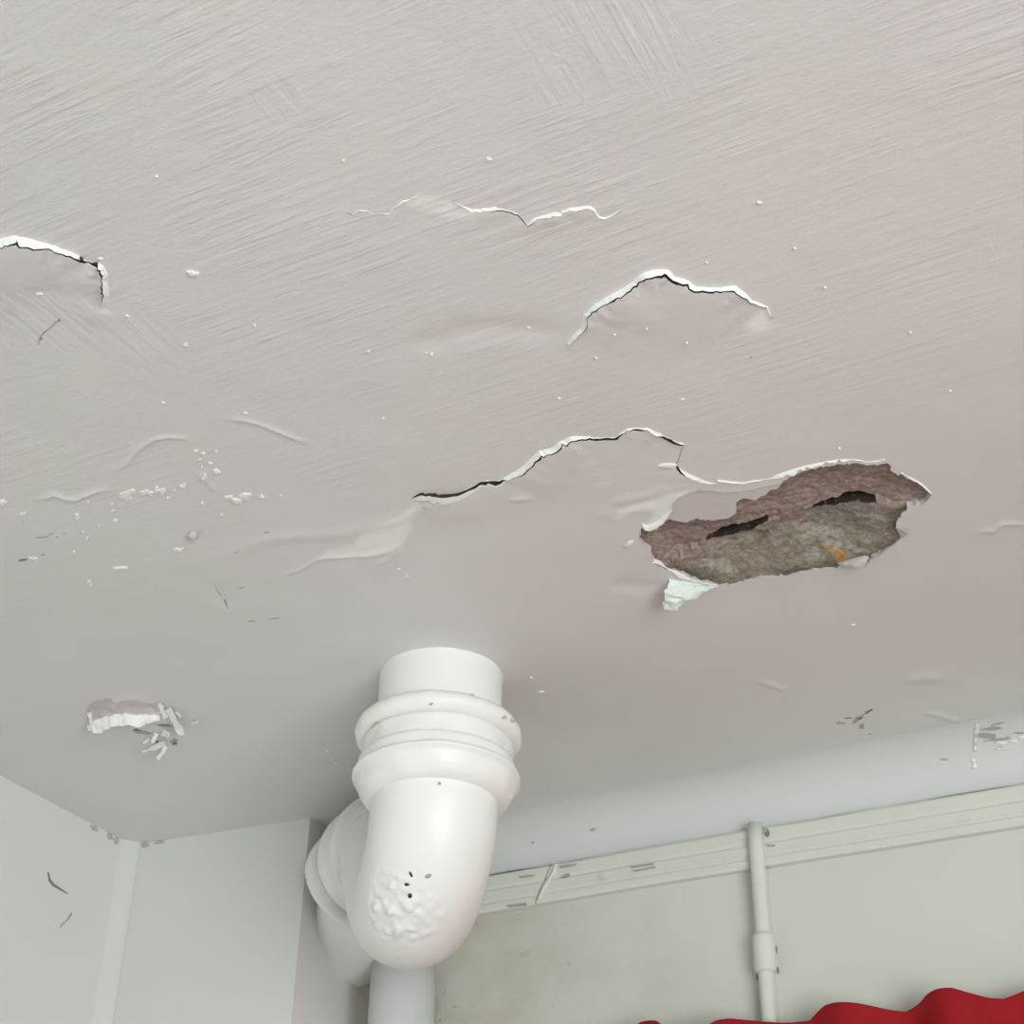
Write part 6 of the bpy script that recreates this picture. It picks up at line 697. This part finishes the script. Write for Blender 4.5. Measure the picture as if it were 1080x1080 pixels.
# ------------------------------------------------------------------ ROOM SHELL
def struct(o, label):
    return tag(o, label, kind='structure')
TH = .10
floor = struct(box('floor', (XL - TH, YF - TH, -.1), (XR + TH, YB + TH, 0), M['floor']), 'plain floor far below the view')
wall_back = struct(box('wall_back', (XL - TH, YB, 0), (XR + TH, YB + TH, ZC + .1), M['wall']), 'pale greenish painted panel wall at the back, stained near the pipe')
wall_left = struct(box('wall_left', (XL - TH, YF - TH, 0), (XL, YB, ZC + .1), M['left']), 'smooth off-white left wall with two short cracks')
wall_front = struct(box('wall_front', (XL - TH, YF - TH, 0), (XR + TH, YF, ZC + .1), M['plain']), 'plain wall behind the camera')
# right wall with its window opening
wy0, wy1, wz0, wz1 = -1.38, -.06, .83, 2.01
def pierced_wall():
    V = []; F = []
    def bx(lo, hi):
        b = len(V)
        for x in (lo[0], hi[0]):
            for y in (lo[1], hi[1]):
                for z in (lo[2], hi[2]): V.append((x, y, z))
        F.extend([tuple(b + i for i in f) for f in ((0, 1, 3, 2), (4, 6, 7, 5), (0, 4, 5, 1), (2, 3, 7, 6), (0, 2, 6, 4), (1, 5, 7, 3))])
    bx((XR, YF - TH, 0), (XR + TH, wy0, ZC + .1)); bx((XR, wy1, 0), (XR + TH, YB, ZC + .1))
    bx((XR, wy0, 0), (XR + TH, wy1, wz0)); bx((XR, wy0, wz1), (XR + TH, wy1, ZC + .1))
    return mesh_obj('wall_right', V, F, M['plain'])
wall_right = struct(pierced_wall(), 'plain right wall outside the view with a window')
win = struct(box('window_1', (XR + .05, wy0 - .02, wz0 - .02), (XR + .09, wy1 + .02, wz0 + .02), M['frame']), 'white window frame in the right wall')
for lo, hi in (((XR + .05, wy0 - .02, wz1 - .02), (XR + .09, wy1 + .02, wz1 + .02)), ((XR + .05, wy0 - .02, wz0), (XR + .09, wy0 + .02, wz1)), ((XR + .05, wy1 - .02, wz0), (XR + .09, wy1 + .02, wz1)), ((XR + .05, -.74, wz0), (XR + .09, -.70, wz1))):
    box('window_frame', lo, hi, M['frame'], win)

# concave cove between the ceiling and the back wall
CX0 = -.9176
def build_cove():
    nx, na = 90, 18; V = []; F = []
    for i in range(nx + 1):
        x = CX0 + (XR - CX0) * i / nx
        for j in range(na + 1):
            a = math.pi / 2 * j / na
            q = noise.noise(Vector((x * 6, j * .12, 3))) * .0012 * math.sin(a * 2)
            V.append((x, YCOVE + (.05 + q) * math.sin(a), ZC - .05 + (.05 + q) * math.cos(a)))
    for i in range(nx):
        for j in range(na):
            a = i * (na + 1) + j; F.append((a, a + 1, a + na + 2, a + na + 1))
    # solid back
    o = mesh_obj('trim_1', V, F, M['cove'], smooth=True)
    return struct(o, 'smooth concave cove of bluish white plaster above the back wall batten')
cove = build_cove()
for poly in COVMARK:
    P = mmt(poly); cen = P.mean(0); n = len(P)
    inw = np.array([0, -.7, -.7]) * .0006
    V = [tuple(p) for p in P] + [tuple(p + inw) for p in P]
    F = [tuple(range(n, 2 * n))] + [(i, (i + 1) % n, n + (i + 1) % n, n + i) for i in range(n)]
    mesh_obj('grime_shade_mark', V, F, M['soft_grime_shade'], cove)
for poly in COVCHIP:
    P = mmt(poly); n = len(P); inw = np.array([0, -.7, -.7]) * .0014; cen = P.mean(0)
    V = [tuple(p) for p in P] + [tuple(cen + (p - cen) * .8 + inw) for p in P]
    F = [tuple(range(n, 2 * n))] + [(i, (i + 1) % n, n + (i + 1) % n, n + i) for i in range(n)]
    mesh_obj('plaster_chip', V, F, M['plaster'], cove)

# moulded batten at the top of the panels: two boards that meet at a ragged joint
def board(name, x0, x1, slant0, slant1, label, dz=0, dy=0):
    prof = [(-.001, 2.3490), (.009, 2.3485), (.010, 2.346), (.010, 2.336), (.0085, 2.334), (.0085, 2.3325), (.0105, 2.331), (.0105, 2.322), (.0085, 2.3205), (.0085, 2.3190), (.0098, 2.3175), (.0098, 2.3125), (.0078, 2.310), (-.001, 2.310)]
    n = len(prof); nx = max(3, int((x1 - x0) / .012)); V = []; F = []
    for i in range(nx + 1):
        for (t, z) in prof:
            s = (z - 2.31) / .042
            xa = x0 + slant0 * s; xb = x1 + slant1 * s
            x = xa + (xb - xa) * i / nx
            q = noise.noise(Vector((x * 16, z * 40, 2))) * .0006
            V.append((x, YB - t - (dy if t > 0 else 0) - (q if t > 0 else 0), z + dz + noise.noise(Vector((x * 9, 1, z * 5))) * .0007))
    for i in range(nx):
        for j in range(n - 1):
            a = i * n + j; F.append((a, a + n, a + n + 1, a + 1))
    F += [tuple(range(n)), tuple(range(nx * n + n - 1, nx * n - 1, -1))]
    o = mesh_obj(name, V, F, M['trim'], batten)
    bm = bmesh.new(); bm.from_mesh(o.data); bmesh.ops.recalc_face_normals(bm, faces=bm.faces); bm.to_mesh(o.data); bm.free()
    return tag(o, label)
batten = empty('trim_2', (-.68, YB, 2.31)); tag(batten, 'moulded cream painted batten along the top of the back wall panels', kind='structure')
b1 = board('batten_board', -.905, -.705, 0, .020, 'short left batten board ending in a ragged joint', -.001, .0008)
b2 = board('batten_board', -.703, XR, .020, 0, 'long right batten board')
for o in (b1, b2): local(o, batten)
# shadow gap between cove and batten, put in as a dark brown strip
nxx = 160; V = []; F = []
for i in range(nxx + 1):
    x = -.905 + (XR + .905) * i / nxx
    q = noise.noise(Vector((x * 14, 3, 1))); q2 = noise.noise(Vector((x * 31, 7, 1)))
    V += [(x, YB - .0006, 2.3505 + .0012 * max(0, q)), (x, YB - .0052 - .001 * q2, 2.3502 + .0016 * q), (x, YB - .0096, 2.3478 + .0006 * q2)]
for i in range(nxx):
    for j in range(2): F.append((i * 3 + j, i * 3 + 3 + j, i * 3 + 4 + j, i * 3 + 1 + j))
local(tag(mesh_obj('shadow_gap_strip', V, F, M['gapshade'], batten, smooth=True), 'brownish strip painting the shadow gap above the batten'), batten)
# filler ridge at the joint
n = 8; V = []; F = []
for k_, p in enumerate(TJOINT):
    for q in range(n):
        a = 6.2832 * q / n; V.append((p[0] + math.cos(a) * .0026 + (.0012 if k_ % 2 else -.0008), YB - .0100 + math.sin(a) * .0026, p[1]))
for k_ in range(len(TJOINT) - 1): F += [(k_ * n + q, k_ * n + (q + 1) % n, (k_ + 1) * n + (q + 1) % n, (k_ + 1) * n + q) for q in range(n)]
F += [tuple(range(n)), tuple(range((len(TJOINT) - 1) * n, len(TJOINT) * n))]
local(tag(mesh_obj('filler_ridge', V, F, M['trim'], batten, smooth=True), 'ridge of old filler over the batten joint'), batten)
for poly in TMARK:
    P = mmt(poly); n = len(P)
    V = [(p[0], YB - .0118, p[1]) for p in P] + [(p[0], YB - .006, p[1]) for p in P]
    F = [tuple(range(n))] + [(i, (i + 1) % n, n + (i + 1) % n, n + i) for i in range(n)]
    local(mesh_obj('open_split', V, F, M['soft_grime_shade'], batten), batten)

# boxed-in casing in the left corner
def casing():
    c = empty('trim_3', (-1.02, 1.27, 0)); tag(c, 'pale green grey boxed-in casing in the corner behind the pipe', kind='structure')
    P1 = Vector((XL, 1.2575, 0)); P2 = Vector((-.9176, 1.2787, 0))
    def slab(name, foot, mat=M['casing']):
        m_ = len(foot)
        V = [(p[0], p[1], z) for z in (0, ZC + .004) for p in foot]
        F = [(i, (i + 1) % m_, m_ + (i + 1) % m_, m_ + i) for i in range(m_)] + [tuple(range(m_ - 1, -1, -1)), tuple(range(m_, 2 * m_))]
        o = mesh_obj(name, V, F, mat); local(o, c)
        bm2 = bmesh.new(); bm2.from_mesh(o.data); bmesh.ops.recalc_face_normals(bm2, faces=bm2.faces); bm2.to_mesh(o.data); bm2.free()
    slab('front_panel', [(P1.x, P1.y), (P2.x, P2.y), (P2.x - .012, P2.y + .011), (P1.x, P1.y + .012)])
    slab('side_panel', [(P2.x, P2.y), (P2.x, YB), (P2.x - .012, YB), (P2.x - .012, P2.y + .011)], M['casing_side'])
    return c
casing()
# quarter-round cover strip in the corner of left wall and casing
n = 8; V = []; F = []
for z in (0, ZC + .001):
    for q in range(n + 1):
        a = math.pi / 2 * q / n
        V.append((XL + .0125 * q / n, 1.2410 + .0172 * q / n - (.0012 if 0 < q < n else 0), z))
    V.append((XL, 1.2585, z))
m_ = n + 2
F = [(i, (i + 1) % m_, m_ + (i + 1) % m_, m_ + i) for i in range(m_)] + [tuple(range(m_)), tuple(range(2 * m_ - 1, m_ - 1, -1))]
struct(mesh_obj('trim_4', V, F, M['strip']), 'white cover strip down the corner of the left wall')
for poly in WL:
    P = mmt(poly); n = len(P)
    V = [(XL + .0008, p[0], p[1]) for p in P] + [(XL - .001, p[0], p[1]) for p in P]
    F = [tuple(range(n))] + [(i, (i + 1) % n, n + (i + 1) % n, n + i) for i in range(n)]
    tag(mesh_obj('crack_shade_line', V, F, M['soft_grime_shade' if poly is WL[1] else 'grime_shade'], wall_left), 'short dark crack in the left wall')

# ------------------------------------------------------------------ SOIL PIPE
pipe = empty('soil_pipe', (-.6321, 1.0583, ZC))
tag(pipe, 'thick white painted soil pipe trap hanging from the ceiling and bending to the wall', 'pipe')
AX = Vector((.0208, -.0397, -1)).normalized()
P0 = Vector((-.6321, 1.0583, ZC))
HD = Vector((-.49096678, .57006953, .65876578)).normalized()
H0 = (HD - AX * HD.dot(AX)).normalized()
BN = AX.cross(H0)
def sweep(name, secs, mat, n=72, parent=pipe, disp=None, label=None):
    """secs: (centre, dir1, dir2, radius); a surface of revolution or a bend"""
    V = []; F = []
    for k_, (c_, d1, d2, r) in enumerate(secs):
        for q in range(n):
            a = 2 * math.pi * q / n
            dr = d1 * math.cos(a) + d2 * math.sin(a)
            rr = r + (disp(c_ + dr * r, k_, q) if disp else 0)
            V.append(c_ + dr * rr)
    for k_ in range(len(secs) - 1):
        F += [(k_ * n + q, k_ * n + (q + 1) % n, (k_ + 1) * n + (q + 1) % n, (k_ + 1) * n + q) for q in range(n)]
    F += [tuple(range(n)), tuple(range((len(secs) - 1) * n, len(secs) * n))]
    o = mesh_obj(name, V, F, mat, None, smooth=True)
    bm = bmesh.new(); bm.from_mesh(o.data); bmesh.ops.recalc_face_normals(bm, faces=bm.faces); bm.to_mesh(o.data); bm.free()
    if parent is not None: local(o, parent)
    if label: o['label'] = label
    return o
def lathe(origin, axis, d1, d2, prof, dens=.0016):
    out = []
    for (s0, r0), (s1, r1) in zip(prof[:-1], prof[1:]):
        k_ = max(1, int(math.hypot(s1 - s0, r1 - r0) / dens))
        for i in range(k_):
            t = i / k_; out.append((origin + axis * (s0 + (s1 - s0) * t), d1, d2, r0 + (r1 - r0) * t))
    s, r = prof[-1]; out.append((origin + axis * s, d1, d2, r)); return out
def bead(s, r0, r1, half, k_=9):
    return [(s + half * math.sin((i / (k_ - 1) - .5) * math.pi), r0 + (r1 - r0) * math.cos((i / (k_ - 1) - .5) * math.pi)) for i in range(k_)]
def lumps(amp, sc, seed):
    def f(p, k_, q):
        return noise.noise(Vector((p.x * sc + seed, p.y * sc, p.z * sc))) * amp + noise.noise(Vector((p.x * sc * 4 + seed, p.y * sc * 4, p.z * sc * 4))) * amp * .35
    return f
stub = sweep('pipe_stub', lathe(P0, AX, H0, BN, [(-.012, .0545), (.0, .0545), (.060, .0535)]), M['pipe'], disp=lumps(.0007, 40, 1))
prof = [(.046, .0530), (.0475, .0575), (.0485, .0610)] + bead(.0590, .0605, .0722, .0095) + [(.0700, .0648), (.0760, .0648), (.0850, .0648), (.0872, .0652), (.0882, .0668), (.0900, .0672), (.0950, .0674), (.0970, .0676)] + [(.0985, .0686), (.0992, .0700)] + bead(.1015, .0700, .0716, .0018, 6) + [(.1040, .0698), (.1046, .0684), (.1090, .0670), (.1150, .0645), (.1195, .0610), (.1215, .0592), (.1225, .0570), (.1240, .0545)]
hub = sweep('socket_collar', lathe(P0, AX, H0, BN, prof), M['pipe'], 96, disp=lumps(.0013, 60, 5))
# the bend
ZS = 2.2896; RB = .0695; RP = .0531
S0 = P0 + AX * (ZC - ZS)
ang = math.acos(HD.dot(AX))
def bend_sections(n=110):
    out = []
    for i in range(8): out.append((P0 + AX * (.118 + (ZC - ZS + .001 - .118) * i / 8) if False else S0 - AX * (.022 * (1 - i / 8)), H0, BN, RP + .0012 * (1 - i / 8)))
    for i in range(n + 1):
        t = ang * i / n
        c_ = S0 + H0 * RB * (1 - math.cos(t)) + AX * RB * math.sin(t)
        out.append((c_, H0 * math.cos(t) - AX * math.sin(t), BN, RP))
    e = S0 + H0 * RB * (1 - math.cos(ang)) + AX * RB * math.sin(ang)
    d1 = H0 * math.cos(ang) - AX * math.sin(ang)
    for i in range(1, 25): out.append((e + HD * .0045 * i, d1, BN, RP))
    return out, e, d1
secs, E0, D1 = bend_sections()
# rough lumpy repair on the near face of the bend
LUMP_C = Vector((-.656, 1.046, 2.186))
def bend_disp(p, k_, q):
    base = noise.noise(Vector((p.x * 26, p.y * 26, p.z * 26))) * .0008
    m = max(0, 1 - ((p - LUMP_C).length / .040) ** 2)
    if m > 0:
        v = noise.fractal(Vector((p.x * 150, p.y * 150, p.z * 150)), 1.0, 2.0, 3)
        c_ = noise.cell(Vector((p.x * 120, p.y * 120, p.z * 120)))
        base += m ** .6 * (.0006 + v * .0018 + max(0, v - .1) * .0026)
    return base
bend = sweep('elbow_bend', secs, M['pipe'], 168, disp=bend_disp, label='lower bend of the pipe with a lumpy patched spot')
bpy.context.view_layer.update()
def on_bend(p, nrm):
    mi = bend.matrix_world.inverted()
    p = Vector(p); nrm = Vector(nrm)
    ok, loc, nn, _ = bend.ray_cast(mi @ (p + nrm * .03), -nrm)
    return (bend.matrix_world @ loc, nn) if ok else (p, nrm)
def disc_blob(name, p, nrm, rx, ry, rz, mat, rot=0, parent=pipe):
    bm = bmesh.new(); bmesh.ops.create_uvsphere(bm, u_segments=12, v_segments=7, radius=1)
    qn = Vector(nrm).to_track_quat('Z', 'Y')
    for v in bm.verts:
        c_ = Vector((v.co.x * rx, v.co.y * ry, v.co.z * rz)); c_.rotate(Matrix.Rotation(rot, 3, 'Z')); c_.rotate(qn); v.co = Vector(p) + c_
    me = bpy.data.meshes.new(name); bm.to_mesh(me); bm.free(); me.materials.append(mat)
    me.polygons.foreach_set('use_smooth', [True] * len(me.polygons))
    o = bpy.data.objects.new(name, me); C.objects.link(o); local(o, parent); return o
for p, nr_, rx, ry, rot in (((-.6327, 1.0260, 2.2076), (.171, -.769, -.615), .0011, .0028, .3), ((-.6378, 1.0297, 2.2020), (.118, -.746, -.655), .0028, .0019, .4), ((-.6391, 1.0370, 2.1944), (.148, -.670, -.728), .0020, .0024, 0)):
    loc, nn = on_bend(p, nr_)
    tag(disc_blob('pinhole', loc, nr_, rx, ry, .0006, M['hole'], rot), 'small black pinhole in the patched bend')
loc, nn = on_bend((-.6203, 1.0322, 2.2063), (.399, -.644, -.653))
disc_blob('chipped_spot', loc, (.399, -.644, -.653), .0032, .0018, .0004, M['soft_grime_shade'], .5)
# small stains and a nick on the collar
vd = Vector((.632, -1.058, -.64)); vd = (vd - AX * vd.dot(AX)).normalized(); vs = AX.cross(vd)  # vd: baked direction from pipe top to camera, collar stains are angled from it
def ring_point(s, deg, r):
    a = math.radians(-deg); d = (vd * math.cos(a) + vs * math.sin(a)); return P0 + AX * s + d * r, d
for s, deg, r, rx, ry, mt in ((.0660, -6, .0697, .0019, .0011, 'soft_grime_shade'), (.0535, 22, .0688, .0030, .0022, 'rust'), (.0590, 60, .0718, .0062, .0026, 'rust'), (.0625, 50, .0714, .0040, .0016, 'rust'), (.0690, -56, .0650, .0040, .0018, 'rust'), (.1300, 3, .0546, .0011, .0014, 'soft_grime_shade')):
    p, d = ring_point(s, deg, r)
    disc_blob('stain', p, d, rx, ry, .0005, M[mt], .5)
# outlet bend, and the ringed socket that takes it into the corner of the casing
UPV = Vector((0, 0, 1)); HZ = Vector((HD.x, HD.y, 0)).normalized(); SD = HZ.cross(UPV)
T0 = E0 + HD * .108
a0 = math.asin(HD.z); R2 = .10
nz = (UPV - HD * UPV.dot(HD)).normalized()
cc = T0 - nz * R2
def at_angle(b_, r):
    nn_ = -HZ * math.sin(b_) + UPV * math.cos(b_)
    return (cc + nn_ * R2, nn_, SD, r)
sweep('outlet_bend', [at_angle(a0 + (math.radians(4) - a0) * i / 24, .0535) for i in range(25)], M['pipe'], 80)
rp = [(16, .0530), (15.8, .0562), (15, .0582), (13, .0590), (2, .0600), (-2, .0612), (-5, .0648), (-7, .0664), (-9, .0664), (-10.5, .0640), (-11.5, .0585), (-13, .0570), (-17, .0572), (-18.5, .0600), (-19.5, .0690), (-21, .0735), (-23, .0748), (-24.5, .0735), (-25.5, .0690), (-26.5, .0570), (-28, .0540)]
angs = np.linspace(16, -28, 133)
secs2 = [at_angle(math.radians(a_), float(np.interp(-a_, [-p[0] for p in rp], [p[1] for p in rp]))) for a_ in angs]
c_, n_, _, r_ = secs2[-1]
dn = SD.cross(n_); dn = -dn if dn.dot(HZ) < 0 else dn
side = (HZ + Vector((0, 0, -.06))).normalized()
for i in range(1, 14):
    f_ = min(1, i / 3); dd_ = dn.lerp(side, f_).normalized()
    c_ = c_ + dd_ * .012
    s2_ = dd_.cross(UPV).normalized(); n2_ = s2_.cross(dd_)
    if n2_.z < 0: n2_ = -n2_
    if s2_.dot(SD) < 0: s2_ = -s2_
    secs2.append((c_, n2_, s2_, .0530))
sweep('outlet_socket', secs2, M['pipe'], 96, disp=lumps(.0006, 50, 9))

# thinner pipe that runs down the corner below
DX = Vector((-.842, YB - .0335, 0))
sweep('drop_pipe', lathe(DX, Vector((0, 0, 1)), Vector((1, 0, 0)), Vector((0, 1, 0)), [(0, .0335), (2.262, .0335)], .05), M['greypipe'], 40, pipe, label='thinner grey vertical pipe in the corner below the bend')

# ------------------------------------------------------------------ CABLE CONDUIT on the back wall
CXc = -.4615; CYc = YB - .0135
cond = empty('cable_conduit', (CXc, CYc, 1.2))
tag(cond, 'thin vertical conduit painted over in cream on the back wall, with one coupling', 'conduit')
ZV = Vector((0, 0, 1)); XV = Vector((1, 0, 0)); YV = Vector((0, 1, 0))
cb = Vector((CXc, CYc, 0))
sweep('conduit_tube', lathe(cb, ZV, XV, YV, [(1.2, .0072), (2.30, .0072), (2.352, .0074)], .02), M['trim'], 24, cond, lumps(.0004, 60, 2))
sweep('coupling', lathe(cb, ZV, XV, YV, [(2.2060, .0072), (2.2075, .0098), (2.2100, .0104), (2.2380, .0104), (2.2415, .0098), (2.2435, .0072)], .003), M['trim'], 28, cond, lumps(.0007, 90, 4))
# paint web that joins the conduit to the wall
vs = []; fs = []
for z in np.linspace(1.2, 2.309, 60):
    q = noise.noise(Vector((z * 30, 2, 5))) * .0010
    vs += [(CXc - .0062 - q, YB, z), (CXc - .0050, CYc, z), (CXc + .0050, CYc, z), (CXc + .0060 + q, YB, z)]
for i in range(59):
    a = i * 4
    for j in range(3): fs.append((a + j, a + j + 1, a + 5 + j, a + 4 + j))
local(mesh_obj('paint_fillet', vs, fs, M['wall'], cond, smooth=False), cond)
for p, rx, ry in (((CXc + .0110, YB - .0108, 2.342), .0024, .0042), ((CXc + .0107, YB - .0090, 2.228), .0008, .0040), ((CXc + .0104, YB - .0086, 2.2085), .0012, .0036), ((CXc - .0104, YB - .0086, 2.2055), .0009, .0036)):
    local(disc_blob('gap_shadow_grime', p, (0, -1, 0), rx, ry, .0008, M['grime_shade'], 0, cond), cond) if False else disc_blob('grime_shade_mark', p, (0, -1, 0), rx, ry, .0008, M['grime_shade'], 0, cond)  # dark blobs paint the shadow lines beside conduit and coupling

# ------------------------------------------------------------------ RED CURTAIN
def build_curtain():
    xs = np.arange(CURT[0, 0], .62, .0035)
    zt = np.interp(xs, CURT[:, 0], CURT[:, 1])
    ext = xs > CURT[-1, 0]
    zt[ext] = CURT[-1, 1] - .004 + .010 * np.sin((xs[ext] - CURT[-1, 0]) * 52) + .004 * np.sin((xs[ext]) * 131)
    nz = 70; V = []; F = []; n = len(xs)
    for j in range(nz + 1):
        s = j / nz
        for x, z in zip(xs, zt):
            ph = x * 52 + .9 * math.sin(x * 19)
            am = .010 + .012 * min(1, s * 4)
            y = 1.350 + am * math.sin(ph) + .004 * noise.noise(Vector((x * 18, s * 5, 2)))
            V.append((x + .004 * math.sin(ph * .5 + s * 3) * s, y, z - (z - .45) * (s ** 1.6)))
    for j in range(nz):
        for i in range(n - 1):
            a = j * n + i; F.append((a, a + 1, a + n + 1, a + n))
    # hem turned over at the back, so the cloth has thickness at the top
    b = len(V)
    for x, z, p in zip(xs, zt, V[:n]): V.append((p[0], p[1] + .0035, z - .0005))
    for x, z, p in zip(xs, zt, V[:n]): V.append((p[0], p[1] + .0035, z - .035))
    for i in range(n - 1):
        F.append((i, b + i, b + i + 1, i + 1)); F.append((b + i, b + n + i, b + n + i + 1, b + i + 1))
    o = mesh_obj('curtain', V, F, M['curtain'], smooth=True)
    return tag(o, 'dark red gathered curtain hanging against the back wall at lower right', 'curtain')
build_curtain()
